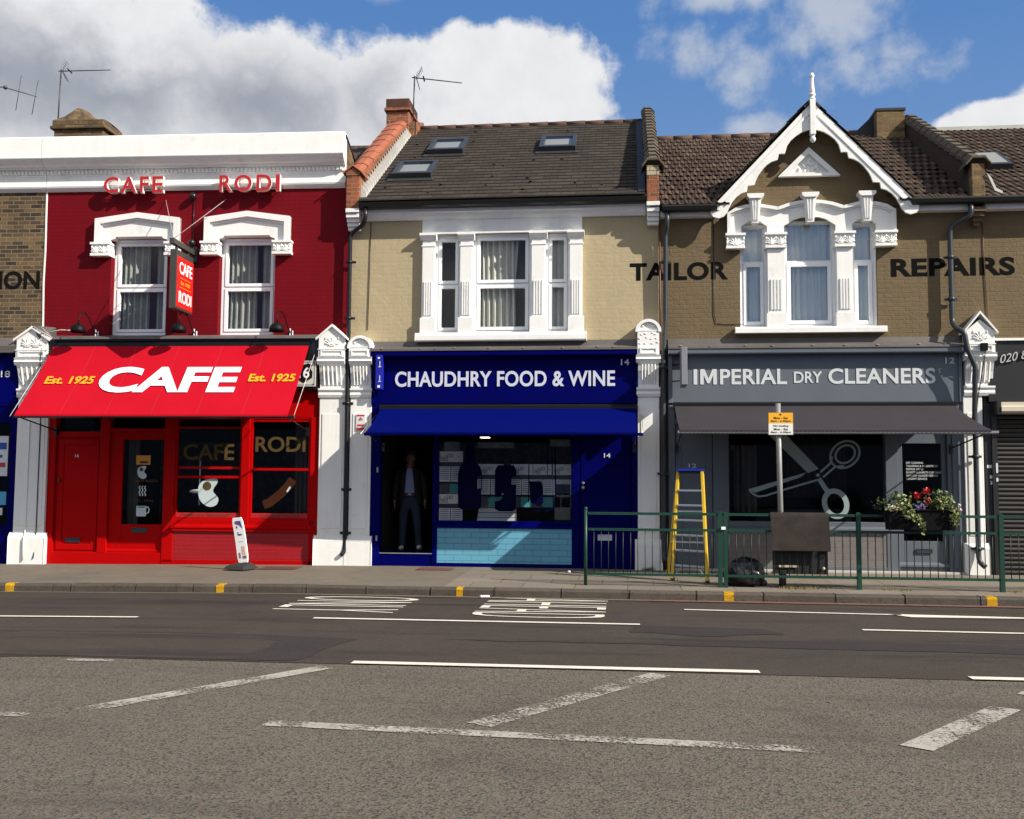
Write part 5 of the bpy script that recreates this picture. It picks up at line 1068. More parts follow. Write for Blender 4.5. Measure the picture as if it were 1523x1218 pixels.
pipe('drain_pipe', 'dark grey swan-neck drain pipe at the right end of the grey shop', 'drain pipe', [(5.61, -.26, 6.05), (5.61, -.24, 5.86), (5.36, -.13, 5.74), (5.31, -.11, 5.64), (5.31, -.11, 4.12), (5.33, -.22, 4.0), (5.44, -.29, 3.93), (5.48, -.29, 3.66), (5.55, -.29, 3.48), (5.60, -.28, 3.36), (5.60, -.19, 2.6), (5.60, -.19, .30), (5.61, -.22, .20), (5.68, -.27, .13)], .043, GPIPE, [(5.31, -.11, 5.2), (5.31, -.11, 4.5), (5.60, -.19, .42), (5.60, -.19, 1.9)])
def cable(label, pts, r=.007, mt=BLACK):
    b = MB().m(mt); b.tube(pts, r, 5); o = b.build('wall_cable', None, loc=bend(pts[-1])); tag(o, label, 'cable', 'cables on the facades')
cable('thin grey cable down the left white pilaster by the red doors', [(-10.42, -.10, 3.9), (-10.38, -.24, 3.7), (-10.40, -.22, 3.5), (-10.42, -.09, 3.0), (-10.42, -.09, .3), (-10.43, -.14, .05)], .010, GPIPE)
cable('white pipe down the left edge of the leftmost white pilaster', [(-10.62, -.09, 2.5), (-10.62, -.09, .5), (-10.61, -.15, .4), (-10.61, -.15, .02)], .014, WHITE)
cable('black cable down the cream wall beside the black drain pipe', [(-4.52, -.01, 6.03), (-4.53, -.012, 5.2), (-4.55, -.012, 4.1)], .006)
cable('black cable down the brown wall left of the gabled window', [(1.46, -.01, 5.95), (1.46, -.012, 4.3), (1.50, -.012, 4.15), (1.95, -.012, 4.13)], .006)
cable('brown cable down the wall between the letters of REPAIRS', [(5.86, -.01, 5.80), (5.87, -.012, 5.2), (5.90, -.012, 4.2)], .007, COPPER)
cable('black cable hanging from the right pointed pilaster', [(5.80, -.24, 3.70), (5.74, -.24, 3.4), (5.66, -.20, 2.9), (5.62, -.12, 2.4)], .009)
b = MB().m(BLACKP); b.box(5.70, 5.80, -.31, -.20, 3.62, 3.74); o = b.build('bell_box', None, loc=(5.75, -.25, 3.62)); tag(o, 'small black box on the right pointed pilaster', 'bell box')

# ------------------------------------------------------------------ aerials
AER = mat('aerial_metal', (.075, .072, .075), .5, .1, metal=.5)
def aerial(label, base, h, L, tilt, yaw, elems=11):
    t = thing('tv_aerial', label, 'aerial', base, 'television aerials'); B = Vector(base)
    b = MB().m(AER); b.tube([base, tuple(B+Vector((.03*h/1.4, 0, h)))], .016, 6); b.build('mast', t)
    d = Vector((cos(yaw)*cos(tilt), sin(yaw)*cos(tilt), sin(tilt))); w = Vector((0, 0, 1)).cross(d).normalized(); v = d.cross(w)
    T0 = B+Vector((.03*h/1.4, 0, h-.04)); b = MB().m(AER); b.tube([T0-d*.06, T0+d*L], .012, 6)
    for i in range(elems): p = T0+d*(L*(.26+.74*i/(elems-1))); k = .12-.004*i; b.tube([p-w*k-v*k*.35, p+w*k+v*k*.35], .006, 4)
    b.tube([T0+d*.2-w*.13, T0+d*.2+w*.13], .018, 6); b.build('boom', t)
    b = MB().m(AER)
    for s in (-1, 1):
        for j in range(5): q = T0+d*(.05+.02*j)+v*(s*(.03+.045*j)); b.tube([q-w*.16, q+w*.16], .005, 4)
        b.tube([T0+d*.03, T0+d*.14+v*s*.24], .006, 4)
    b.build('reflector', t)
aerial('tall television aerial on a mast beside the broken yellow chimney', (-13.03, 4.9, 9.55), 1.5, 1.12, .05, .12)
aerial('television aerial on the red brick chimney of the cream house', (-4.58, 3.7, 9.15), 1.05, 1.02, -.11, .10)
t = thing('tv_aerial', 'sparse aerial with two long rods at the left edge of the sky', 'aerial', (-15.6, 5.0, 9.0), 'television aerials'); b = MB().m(AER); b.tube([(-15.6, 5, 9.0), (-15.6, 5, 10.75)], .016, 6); b.build('mast', t)
b = MB().m(AER); b.tube([(-15.7, 5, 10.72), (-14.45, 5, 10.70), (-13.62, 5, 10.45)], .012, 6); b.tube([(-14.02, 5.0, 10.97), (-14.12, 5, 10.13)], .008, 5); b.tube([(-13.60, 5.0, 10.85), (-13.72, 5, 10.02)], .008, 5); b.ball((-14.40, 5, 10.69), .05); b.build('boom', t)
t = thing('tv_aerial', 'fallen grey aerial lying on top of the leftmost pointed pilaster', 'aerial', (-10.5, -.1, 4.05), 'television aerials')
b = MB().m(LEAD); b.add([(-10.56, -.22, 4.18), (-10.20, -.10, 4.16), (-10.22, .0, 3.96), (-10.45, -.22, 3.94)], [(0, 1, 2, 3), (3, 2, 1, 0)]); b.m(mat('pale_metal', (.4, .38, .36), .4))
b.tube([(-10.55, -.24, 4.16), (-10.18, -.24, 3.95)], .010, 5); b.tube([(-10.42, -.24, 4.02), (-10.05, -.20, 4.10), (-9.80, -.2, 4.09)], .012, 5); b.tube([(-10.40, -.24, 4.15), (-10.22, -.24, 3.99)], .008, 5); b.build('boom', t)

# ------------------------------------------------------------------ guard railing along the kerb
RY, RZ0 = -2.58, -.06
def rail_bay(double):
    t = thing('guard_railing', '', 'railing', (0, RY, RZ0), 'green guard railing panels along the kerb', bent=False); off = OFF[t.name]
    def P(b, name): return b.build(name, t, bent=False)
    W = 1.92
    for z, h in ((.985, .019), (.755, .018), (.115, .018)):
        b = MB().m(GREEN); b.box(.03, W-.03, RY-.018, RY+.018, z-h, z+h); P(b, 'rail')
    for i in range(17):
        x = .105*(i+1)+.015; j = random.uniform(-.004, .004); b = MB().m(DGREEN); b.tube([(x, RY, .13), (x+j, RY+j, .45), (x, RY, .745)], .0065, 6); P(b, 'baluster')
    b = MB().m(GREEN); b.box(W-.034, W+.026, RY-.03, RY+.03, -.08, 1.02); b.prism([(W-.034, 1.02), (W+.026, 1.02), (W-.004, 1.035)], RY-.03, RY+.03); P(b, 'post')
    return t
g1 = rail_bay(False)
labs = ['green railing panel furthest left, in front of the blue door', 'green railing panel with the dark mat hung over it', 'green railing panel behind the flower trough', 'green railing panel furthest right, in front of the black shutter']
g1['label'] = labs[0]; g1.location.x = -.61
for i in range(1, 4): copy_tree(g1, (-.61+1.92*i, RY, RZ0), label=labs[i])
o1 = OFF[g1.name]
b = MB().m(GREEN); b.tube([(0, RY, -.08), (0, RY, 1.05)], .024, 8); b.ball((0, RY, 1.05), .028); b.build('post', g1, bent=False)
b = MB().m(GREEN); b.box(1.92+.05, 1.92+.10, RY-.03, RY+.03, -.08, 1.02); b.m(WLET); b.box(1.93, 1.99, RY-.06, RY-.03, .77, .81); b.build('post', g1, bent=False)

# ------------------------------------------------------------------ parking sign, mat, rubbish bag
t = thing('parking_sign', 'grey post with a yellow and white loading times plate behind the railing', 'street sign', (2.19, -2.46, -.06))
b = MB().m(mat('galvanised_post', (.24, .24, .23), .55, .2, 6, metal=.3)); b.tube([(2.19, -2.46, .0), (2.165, -2.46, 1.6), (2.155, -2.46, 2.585)], .038, 12); b.m(BLACK); b.tube([(2.19, -2.46, -.08), (2.19, -2.46, .30)], .052, 12); b.build('post', t)
b = MB().m(mat('sign_back', (.16, .11, .03), .5)); b.box(2.005, 2.36, -2.522, -2.512, 2.125, 2.45); pl = b.build('plate', t, bevel=.004)
b = MB().m(mat('sign_yellow', (.80, .38, .02), .4, .04)); b.box(2.012, 2.353, -2.526, -2.522, 2.295, 2.444); b.m(mat('sign_white', (.74, .73, .68), .4, .04)); b.box(2.012, 2.353, -2.526, -2.522, 2.131, 2.293); b.build('sign_face', pl)
INK = mat('black_ink', (.02, .016, .01), .5)
for s, a, c, z in (('Mon - Sat', 2.085, 2.285, 2.355), ('8am - 6.30pm', 2.045, 2.325, 2.308), ('No loading', 2.08, 2.29, 2.238), ('Mon - Sat', 2.085, 2.285, 2.193), ('8am - 6.30pm', 2.045, 2.325, 2.147)): txt(pl, 'lettering', s, a, c, z, z+.033, -2.527, INK, .002, .005)
b = MB().m(INK); b.prism([(2.165, 2.41), (2.195, 2.41), (2.195, 2.425), (2.18, 2.435), (2.165, 2.425)], -2.529, -2.527); b.build('loading_mark', pl)
MATM = mat('dark_brown_mat', (.019, .014, .012), .9, .35, 3, .6, 160, dirt=((.055, .038, .03), 2.5, .45, .75, .6))
t = thing('doormat', 'dark brown mat hung over the top rail of the green railing', 'mat', (2.42, RY, .1))
b = MB().m(MATM); n = 12
def matstrip(b, prof, x0, x1, sk=0):
    vs = []
    for y, z in prof: vs += [(x0+sk*(1-z), y, z), (x1+sk*(1-z), y, z)]
    b.add(vs, [(2*i, 2*i+1, 2*i+3, 2*i+2) for i in range(len(prof)-1)], True)
fr = [(RY-.075, .485), (RY-.07, .60), (RY-.055, .80), (RY-.045, .95), (RY-.03, 1.005), (RY, 1.022), (RY+.03, 1.005), (RY+.04, .95), (RY+.05, .6), (RY+.06, .15)]
matstrip(b, fr[:6], 2.01, 2.815, .03); k = [(y+.012, z-.008) for y, z in fr[:6]]; matstrip(b, k[::-1], 2.01, 2.815, .03); b.build('front_flap', t)
b = MB().m(mat('black_mat_backing', (.011, .010, .010), .7, .2)); bk = fr[5:]; matstrip(b, bk, 2.045, 2.80); matstrip(b, [(y+.014, z) for y, z in bk[::-1]], 2.045, 2.80); o = b.build('back_flap', t)
b = MB().m(mat('aged_label', (.42, .36, .24), .6, .3, 12)); b.box(2.13, 2.40, RY+.034, RY+.042, .245, .275); b.build('care_label', o); b = MB().m(MATS['aged_label']); b.lathe((2.745, RY+.04, .235), [(0, 0), (.024, 0), (.024, .008), (0, .008)], 12, 'y'); b.build('eyelet', o)
t = thing('bin_bag', 'black plastic rubbish bag slumped behind the green railing', 'rubbish bag', (1.68, -2.30, -.06))
bm = bmesh.new(); bmesh.ops.create_icosphere(bm, subdivisions=5, radius=1)
for v in bm.verts:
    c = v.co; a = atan2(c.y, c.x); r = 1+.13*mnoise.noise(c*1.6)+.10*abs(mnoise.noise(c*4))+.035*mnoise.noise(c*12)
    fold = .03*sin(9*a+4*mnoise.noise(c*2))*(1-abs(c.z)); q = c*(r+fold)
    z = q.z; 
    if z > .75: s = max(.5, 1-(z-.75)*1.2); q.x *= s; q.y *= s
    v.co = Vector((q.x*.29, q.y*.20, max(-.0, (q.z+.70)*.25)))
me = bpy.data.meshes.new('bag'); bm.to_mesh(me); bm.free()
for p in me.polygons: p.use_smooth = True
me.materials.append(BAG); o = bpy.data.objects.new('bag', me); COL.objects.link(o); o.parent = t
b = MB().m(BAG); b.ball((1.80, -2.33, .27), .075, .05, .05, 9, 6); b.ball((1.86, -2.33, .22), .05, .04, .05, 7, 6); b.ball((1.74, -2.32, .30), .05, .04, .035, 8, 5); b.build('knot', t)
b = MB().m(mat('grey_plastic_wrap', (.06, .075, .08), .3, .2)); b.ball((1.93, -2.28, -.0), .07, .06, .055); o = b.build('plastic_wrap', None, loc=(1.93, -2.28, -.05)); tag(o, 'small crumpled grey plastic wrapper beside the black rubbish bag', 'litter')

# ------------------------------------------------------------------ step ladder
t = thing('step_ladder', 'yellow stepladder with blue top standing in front of the grey door', 'ladder', (.92, -1.7, -.04), rz=0)
ft = [Vector((.665, -1.78, -.035)), Vector((1.165, -2.05, -.045))]; tp = [Vector((.775, -1.42, 1.63)), Vector((1.135, -1.52, 1.63))]; bk = [Vector((.62, -.95, -.03)), Vector((1.22, -1.15, -.03))]
def bar(b, a, c, w, d, side):
    a, c = Vector(a), Vector(c); x = Vector(side).normalized(); z = (c-a).normalized(); y = z.cross(x).normalized()
    vs = [p+x*(sx*w)+y*(sy*d) for p in (a, c) for sx, sy in ((-1, -1), (1, -1), (1, 1), (-1, 1))]
    b.add(vs, [(3, 2, 1, 0), (4, 5, 6, 7), (0, 1, 5, 4), (1, 2, 6, 5), (2, 3, 7, 6), (3, 0, 4, 7)])
sd = tp[1]-tp[0]
for i in range(2):
    b = MB().m(YELF); bar(b, ft[i]+Vector((0, 0, .03)), tp[i], .022, .036, sd); b.m(RUBBER); bar(b, ft[i], ft[i]+(tp[i]-ft[i])*.03, .027, .042, sd); b.build('rail', t, bevel=.004)
for i in range(2):
    b = MB().m(YELF); bar(b, bk[i], tp[i]+Vector((0, .08, -.03)), .018, .026, sd); b.build('rear_leg', t, bevel=.004)
for k in range(6):
    u = .14+k*.135; b = MB().m(ALU); a, c = ft[0].lerp(tp[0], u), ft[1].lerp(tp[1], u); e = (c-a).normalized()*.02; bar(b, a+e+Vector((0, -.01, 0)), c-e+Vector((0, -.01, 0)), .014, .045, (0, .0, 1)); b.build('step', t, bevel=.003)
for u in (.33, .62):
    b = MB().m(ALU); bar(b, bk[0].lerp(tp[0], u), bk[1].lerp(tp[1], u), .012, .012, (0, 0, 1)); b.build('brace', t)
for i in range(2): b = MB().m(ALU); bar(b, ft[i].lerp(tp[i], .04), ft[0].lerp(tp[0], .14).lerp(ft[1].lerp(tp[1], .14), .3 if i == 0 else .7), .010, .006, (0, 1, 0)); b.build('brace', t)
b = MB().m(BLUEP); c = (tp[0]+tp[1])/2; b.box(c.x-.215, c.x+.215, c.y-.10, c.y+.18, 1.62, 1.67); b.m(BLACK); b.box(c.x-.17, c.x+.17, c.y-.07, c.y+.14, 1.585, 1.62); b.build('top_cap', t, bevel=.01)

# ------------------------------------------------------------------ flower trough
def leaf_mat(name, c1, c2):
    mt = bpy.data.materials.new(name); mt.use_nodes = True; T = NT(mt.node_tree); bs = mt.node_tree.nodes['Principled BSDF']
    g = T.n('ShaderNodeNewGeometry'); nz = T.n('ShaderNodeTexNoise', Scale=22.0, Detail=2.0); T.l(g.outputs['Position'], nz.inputs['Vector'])
    T.l(T.mix(T.smooth(nz.outputs['Fac'], .38, .62), c1, c2), bs.inputs['Base Color']); bs.inputs['Roughness'].default_value = .5; bs.inputs['Subsurface Weight'].default_value = .0
    return mt
IVY = leaf_mat('variegated_leaf', (.075, .115, .022), (.33, .34, .13)); DKL = leaf_mat('dark_leaf', (.018, .040, .010), (.06, .09, .022)); PKL = leaf_mat('pink_white_petal', (.62, .42, .38), (.68, .66, .56)); RDP = leaf_mat('red_petal', (.55, .010, .008), (.42, .008, .02)); VIO = leaf_mat('violet_petal', (.10, .04, .25), (.30, .26, .45)); ORG = leaf_mat('orange_red_petal', (.32, .09, .02), (.25, .03, .03))
rd = random.Random(21)
def leaves(b, mt, c, r, n, s, flat=.3):
    b.m(mt)
    for _ in range(n):
        while True:
            q = Vector((rd.uniform(-1, 1), rd.uniform(-1, 1), rd.uniform(-1, 1)))
            if q.length < 1: break
        p = Vector(c)+Vector((q.x*r[0], q.y*r[1], q.z*r[2])); k = s*rd.uniform(.6, 1.25)
        d = Vector((rd.uniform(-1, 1), rd.uniform(-1, .2), rd.uniform(-.7, .9))).normalized(); w = d.cross(Vector((rd.uniform(-1, 1), rd.uniform(-1, 1), rd.uniform(-1, 1)))).normalized(); n_ = d.cross(w)
        b.add([p-d*k, p-d*k*.2+w*k*.55, p+d*k, p-d*k*.2-w*k*.55, p+n_*k*.18], [(0, 1, 4), (1, 2, 4), (2, 3, 4), (3, 0, 4)])
t = thing('flower_trough', 'black flower trough with red and violet flowers and trailing variegated ivy on the railing', 'planter', (4.02, -2.75, .80))
b = MB().m(BLACKP); b.prof([(-2.86, .80), (-2.64, .80), (-2.62, 1.06), (-2.60, 1.075), (-2.90, 1.075), (-2.88, 1.06)], 3.58, 4.46); b.m(mat('potting_soil', (.02, .014, .01), .95)); b.box(3.60, 4.44, -2.87, -2.63, 1.065, 1.08)
b.m(BLACKP); b.tube([(3.8, -2.62, 1.05), (3.8, -2.58, 1.02), (3.8, -2.55, .9)], .01, 6); b.tube([(4.25, -2.62, 1.05), (4.25, -2.58, 1.02), (4.25, -2.55, .9)], .01, 6); b.build('trough', t)
b = MB()
for c, r, n in (((3.72, -2.78, 1.20), (.16, .12, .13), 60), ((4.30, -2.78, 1.22), (.18, .12, .14), 75), ((4.02, -2.72, 1.15), (.34, .10, .08), 60), ((3.5, -2.78, 1.16), (.14, .08, .09), 26)): leaves(b, DKL, c, r, n, .045)
for c, r, n in (((3.78, -2.86, 1.22), (.15, .07, .12), 55), ((3.66, -2.90, 1.10), (.13, .05, .06), 40), ((3.84, -2.93, 1.02), (.10, .05, .09), 50), ((3.96, -2.93, .94), (.05, .04, .09), 22), ((4.01, -2.94, .82), (.035, .03, .09), 18), ((4.30, -2.88, 1.17), (.16, .06, .11), 60), ((4.42, -2.90, 1.04), (.09, .06, .10), 50), ((4.44, -2.90, .93), (.07, .05, .07), 26)): leaves(b, IVY, c, r, n, .034)
b.m(DKL)
for a in range(9):
    u = a/8; e = (3.50+.12*u, -2.85-.1*u, 1.20+.14*(a % 3)); b.tube([(3.70, -2.78, 1.08), (3.62, -2.82, 1.17), e], [.004, .003, .001], 4)
b.build('foliage', t)
for c, r, n in (((3.60, -2.93, 1.10), (.12, .04, .03), 18), ((4.50, -2.90, 1.10), (.04, .04, .08), 10)): b = MB(); leaves(b, PKL, c, r, n, .024); b.build('pink_flower', t)
for c, r in (((4.09, -2.84, 1.335), .058), ((3.97, -2.84, 1.275), .050)):
    b = MB(); leaves(b, RDP, c, (r, r*.8, r*.8), 46, .026); b.m(DKL); b.tube([(c[0], -2.78, 1.1), (c[0], c[1]+.01, c[2]-.02)], .005, 5); b.build('red_flower', t)
b = MB(); leaves(b, ORG, (4.10, -2.86, 1.20), (.055, .04, .07), 40, .024); b.build('orange_flower', t)
b = MB(); leaves(b, VIO, (4.0, -2.90, 1.12), (.075, .04, .045), 40, .022); b.build('violet_flower', t)

# ------------------------------------------------------------------ pavement sign, hatch covers, litter, weeds
t = thing('pavement_sign', 'leaning white pavement sign on a black rubber foot outside the red cafe', 'pavement sign', (-6.38, -.93, -.01))
ax = Vector((.075, .10, .74)); o_ = Vector((-6.43, -.98, .075)); sx = Vector((.185, -.04, .02)); nn = sx.cross(ax).normalized()
if nn.y > 0: nn = -nn
def bp_(u, v, h): return tuple(o_+sx*u+Vector((-.15*v-.03*v*v*0, .06*v, .735*v))+Vector((-.035*v*(1-v)*-1, 0, 0))+nn*h)
def board(b, u0, u1, v0, v1, h0, h1, n=10, rnd=False):
    vs = []
    for i in range(n+1):
        v = v0+(v1-v0)*i/n; k = 0
        if rnd and i in (0, n): k = .10
        elif rnd and i in (1, n-1): k = .02
        for u, h in ((u0+k, h0), (u1-k, h0), (u1-k, h1), (u0+k, h1)): vs.append(bp_(u, v, h))
    fs = [(4*i+k, 4*i+(k+1) % 4, 4*i+4+(k+1) % 4, 4*i+4+k) for i in range(n) for k in range(4)]+[(3, 2, 1, 0), (4*n, 4*n+1, 4*n+2, 4*n+3)]
    b.add(vs, fs)
b = MB().m(mat('sign_board_white', (.80, .79, .77), .4, .03)); board(b, 0, 1, 0, 1, 0, .03, 12, True); bo = b.build('board', t)
b = MB().m(mat('purple_print', (.10, .06, .20), .5))
b.add([bp_(.25, .92, .034), bp_(.80, .92, .034), bp_(.90, .74, .034), bp_(.62, .83, .034), bp_(.25, .86, .034)], [(0, 1, 2, 3, 4)])
board(b, .30, .42, .76, .81, .031, .034, 2); board(b, .36, .42, .60, .68, .031, .034, 2); board(b, .42, .72, .60, .635, .031, .034, 2)
b.m(mat('faint_print', (.55, .53, .50), .5)); board(b, .35, .80, .46, .475, .031, .034, 2); b.m(mat('brown_print', (.22, .12, .10), .5, .4, 30)); board(b, .20, .36, .10, .22, .031, .034, 2); board(b, .55, .9, .09, .15, .031, .034, 2); b.m(mat('peach_print', (.65, .42, .30), .5, .3, 30)); board(b, .55, .85, .18, .36, .031, .034, 2); b.build('print', bo)
b = MB().m(RUBBER); P0 = [(-6.66, -1.12, -.015), (-6.26, -1.26, -.02), (-6.12, -.86, -.01), (-6.46, -.72, -.01)]; P1 = [(-6.60, -1.09, .035), (-6.28, -1.20, .03), (-6.18, -.88, .035), (-6.46, -.78, .035)]; P2 = [(-6.46, -1.03, .085), (-6.25, -1.07, .08), (-6.22, -.95, .085), (-6.42, -.92, .085)]
b.add(P0+P1+P2, [(0, 1, 5, 4), (1, 2, 6, 5), (2, 3, 7, 6), (3, 0, 4, 7), (4, 5, 9, 8), (5, 6, 10, 9), (6, 7, 11, 10), (7, 4, 8, 11), (8, 9, 10, 11)]); b.build('foot', t, bevel=.01)
IRON = mat('rusty_iron', (.13, .055, .045), .8, .25, 8, .5, 60)
def hatch(lb, x0, x1, y0, y1):
    b = MB().m(IRON); z = lambda y: -.0185*(.3-y)/.3565*1.0 if False else -.0163*(.3-y)
    vs = [(x0, y0, z(y0)+.006), (x1, y0, z(y0)+.006), (x1, y1, z(y1)+.006), (x0, y1, z(y1)+.006)]; b.add(vs, [(0, 1, 2, 3)]); n = int((x1-x0)/.06)
    for i in range(n): x = x0+.03+i*.06; b.add([(x, y0+.02, z(y0)+.012), (x+.025, y0+.02, z(y0)+.012), (x+.025, y1-.02, z(y1)+.012), (x, y1-.02, z(y1)+.012)], [(0, 1, 2, 3)])
    o = b.build('cellar_hatch', None, loc=bend(fall(((x0+x1)/2, y0, z(y0)))), drop=True); tag(o, lb, 'hatch', 'cellar hatches in the pavement')
hatch('rusty red cellar hatch in the pavement in front of the red cafe', -6.15, -5.5, -.95, -.42)
hatch('rusty cellar hatch in the pavement before the blue open doorway', -3.5, -2.9, -.75, -.25)
b = MB().m(mat('litter_paper', (.62, .58, .64), .6)); 
for q in range(4): b.ball((-2.02+q*.03, -3.36+.01*q, ZR+.02), .028, .02, .022, 6, 4)
o = b.build('litter', None, loc=(-2.0, -3.36, ZR)); tag(o, 'scrap of white paper in the gutter near the lane word', 'litter')
b = MB().m(MATS['litter_paper']); b.ball((-.95, -.8, .0), .03, .02, .02, 6, 4); o = b.build('litter', None, loc=(-.95, -.8, -.02)); tag(o, 'tiny white scrap on the pavement before the blue tiles', 'litter')
b = MB(); STRAW = leaf_mat('dry_weed', (.22, .16, .04), (.12, .12, .03)); b.m(STRAW); rd = random.Random(12)
for cx, n in ((2.25, 60), (2.5, 50), (2.7, 25), (3.65, 35), (3.85, 20), (5.5, 60), (5.75, 70), (6.1, 50), (5.25, 20)):
    for _ in range(n):
        x, y = cx+rd.gauss(0, .09), -2.62+rd.gauss(0, .05); h = rd.uniform(.01, .06); a = rd.uniform(0, 2*pi); d = rd.uniform(.01, .05)
        b.add([(x-.006, y, -.055), (x+.006, y, -.055), (x+d*cos(a), y+d*sin(a), -.05+h)], [(0, 1, 2)])
o = b.build('weeds', None, loc=(3.5, -2.6, -.055)); tag(o, kind='stuff')
b = MB().m(leaf_mat('green_weed', (.03, .07, .012), (.08, .11, .02))); 
for _ in range(50):
    x, y = .34+rd.gauss(0, .05), -.16+rd.gauss(0, .02); a = rd.uniform(0, 2*pi); b.add([(x-.006, y, -.01), (x+.006, y, -.01), (x+.03*cos(a), y+.03*sin(a), rd.uniform(.02, .07))], [(0, 1, 2)])
o = b.build('weeds', None, loc=(.34, -.16, -.01)); tag(o, kind='stuff')

# ------------------------------------------------------------------ greeting posters inside the blue shop
PW = mat('poster_paper', (.58, .59, .60), .6, .05); PT = mat('poster_teal', (.04, .22, .24), .6, .15); PK = mat('poster_ink', (.02, .02, .03), .5); PBL = mat('poster_rule', (.07, .10, .22), .6); PDK = mat('poster_dark', (.05, .045, .06), .6, .3)
def poster(x, z, w, lb, y=.30):
    t = thing('poster', lb, 'poster', (x+w/2, y, z-.75), 'printed posters inside the blue shop window')
    b = MB().m(PW); b.box(x, x+w, y, y+.01, z-.185, z); b.box(x, x+w*.48, y, y+.01, z-.53, z-.265); b.box(x+w*.52, x+w, y, y+.01, z-.53, z-.265); b.m(PDK); b.box(x, x+w*.42, y, y+.01, z-.75, z-.565); b.m(PT); b.box(x+w*.46, x+w, y, y+.01, z-.745, z-.57); b.m(PK); b.box(x, x+w, y+.012, y+.02, z-.265, z-.185); o = b.build('sheet', t)
    b = MB().m(PBL)
    for c in range(2):
        for r in range(7): b.box(x+w*(.05+.52*c), x+w*(.43+.52*c), y-.003, y, z-.295-r*.033, z-.283-r*.033)
    b.m(PK); b.box(x+.02, x+w-.03, y-.003, y, z-.235, z-.215)
    for u in (.40, .53): b.ribbon([(x+w*u+.022*cos(a*pi/6), z-.075+.028*sin(a*pi/6)) for a in range(12)], .009, y-.003, y, True)
    b.box(x+w*.80, x+w*.85, y-.003, y, z-.10, z-.085); b.build('print', o)
    txt(o, 'lettering', 'hello', x+w*.05, x+w*.38, z-.17, z-.06, y-.001, PK, .002, .0)
for x, z, w, lb in ((-3.30, 1.98, .42, 'white tariff poster beside the open doorway, the upper of two'), (-3.30, 1.25, .42, 'white tariff poster beside the open doorway, the lower of two'), (-2.62, 1.76, .46, 'white tariff poster between the blue bottle and the blue can'), (-2.03, 1.76, .38, 'white tariff poster right behind the blue can'), (-1.64, 1.76, .34, 'white tariff poster behind the blue jug'), (-1.29, 1.76, .31, 'white tariff poster at the right edge of the shop window')): poster(x, z, w, lb)
t = thing('slatted_board', 'pale slatted panel standing under the posters in the blue shop', 'board', (-2.3, .35, .75)); b = MB().m(mat('slat_white', (.50, .51, .50), .5, .05))
for i in range(5): b.prism([(-2.63+.012*i, .75+.085*i), (-1.94, .75+.085*i), (-1.94, .825+.085*i), (-2.62+.012*i, .825+.085*i)], .36, .38)
b.build('slats', t)

# ------------------------------------------------------------------ the man in the doorway
def skin(name, nodes, edges, mt, par, sub=2, root=0):
    me = bpy.data.meshes.new(name); me.from_pydata([Vector(c) for c, _ in nodes], edges, []); me.update()
    o = bpy.data.objects.new(name, me); COL.objects.link(o); o.parent = par; me.materials.append(mt)
    s = o.modifiers.new('skin', 'SKIN'); s.use_smooth_shade = True
    for i, (_, r) in enumerate(nodes):
        d = me.skin_vertices[0].data[i]; d.radius = r if isinstance(r, tuple) else (r, r); d.use_root = (i == root)
    q = o.modifiers.new('sub', 'SUBSURF'); q.levels = sub; q.render_levels = sub
    return o
SKIN = mat('skin', (.17, .08, .052), .5, .05); HAIR = mat('dark_hair', (.03, .02, .015), .7, .2); JACKET = mat('black_jacket', (.008, .008, .009), .8, .15); SHIRT = mat('pale_blue_shirt', (.25, .285, .47), .7, .05); JEANS = mat('blue_jeans', (.018, .028, .052), .8, .2, 5); SHOE = mat('white_trainers', (.62, .62, .60), .5, .08)
man = thing('person', 'man in a black jacket, pale blue shirt and jeans standing in the blue doorway', 'person', (-3.91, .85, .22))
N = [((0, 0, .93), (.09, .06)), ((0, -.01, 1.12), (.10, .065)), ((0, 0, 1.32), (.135, .085)), ((0, .01, 1.46), (.07, .06)), ((.01, .0, 1.53), (.056, .06))]
Ed = [(0, 1), (1, 2), (2, 3), (3, 4)]
def add(p, c, r): N.append((c, r)); Ed.append((p, len(N)-1)); return len(N)-1
k = add(4, (.015, -.012, 1.585), (.062, .072)); k = add(k, (.018, -.018, 1.645), (.077, .095)); k = add(k, (.018, -.012, 1.70), (.076, .092)); add(k, (.016, -.008, 1.745), (.045, .055))
for s in (-1, 1):
    a = add(3, (s*.165, .01, 1.40), .05); e = add(a, (s*.255, .025, 1.14), .046); w = add(e, (s*.275, -.03, .91), (.032, .028)); h = add(w, (s*.278, -.045, .855), (.040, .022))
    for f in range(4):
        x0 = s*(.262+.0+f*.011); y0 = -.066+f*.017; q = add(h, (s*.279+.002*s, y0, .80), .0105); q = add(q, (s*.274, y0-.004, .765-.004*(f in (0, 3))), .0095); add(q, (s*.264, y0-.008, .740-.006*(f in (0, 3))), .008)
    q = add(h, (s*.262, -.085, .825), .012); add(q, (s*.256, -.10, .79), .010)
    hp = add(0, (s*.095, 0, .88), .078); kn = add(hp, (s*.125, -.015, .49), .06); an = add(kn, (s*.145, .02, .09), .042); add(an, (s*.155, -.06, .045), (.04, .03))
skin('body', N, Ed, SKIN, man, 2)
b = MB().m(SKIN); b.ball((.018, -.112, 1.635), .013, .02, .024, 8, 6)
for s in (-1, 1): b.ball((.018+s*.078, -.01, 1.645), .010, .02, .032, 8, 6)
b.m(mat('eye', (.05, .04, .035), .3)); 
for s in (-1, 1): b.ball((.018+s*.032, -.100, 1.665), .013, .008, .007, 8, 6)
b.m(mat('lips', (.24, .09, .08), .5)); b.ball((.018, -.103, 1.595), .026, .008, .007, 8, 6)
def local(b, name, par): o = b.build(name, None, bent=False); o.parent = par; return o
fa_ = local(b, 'face', man)
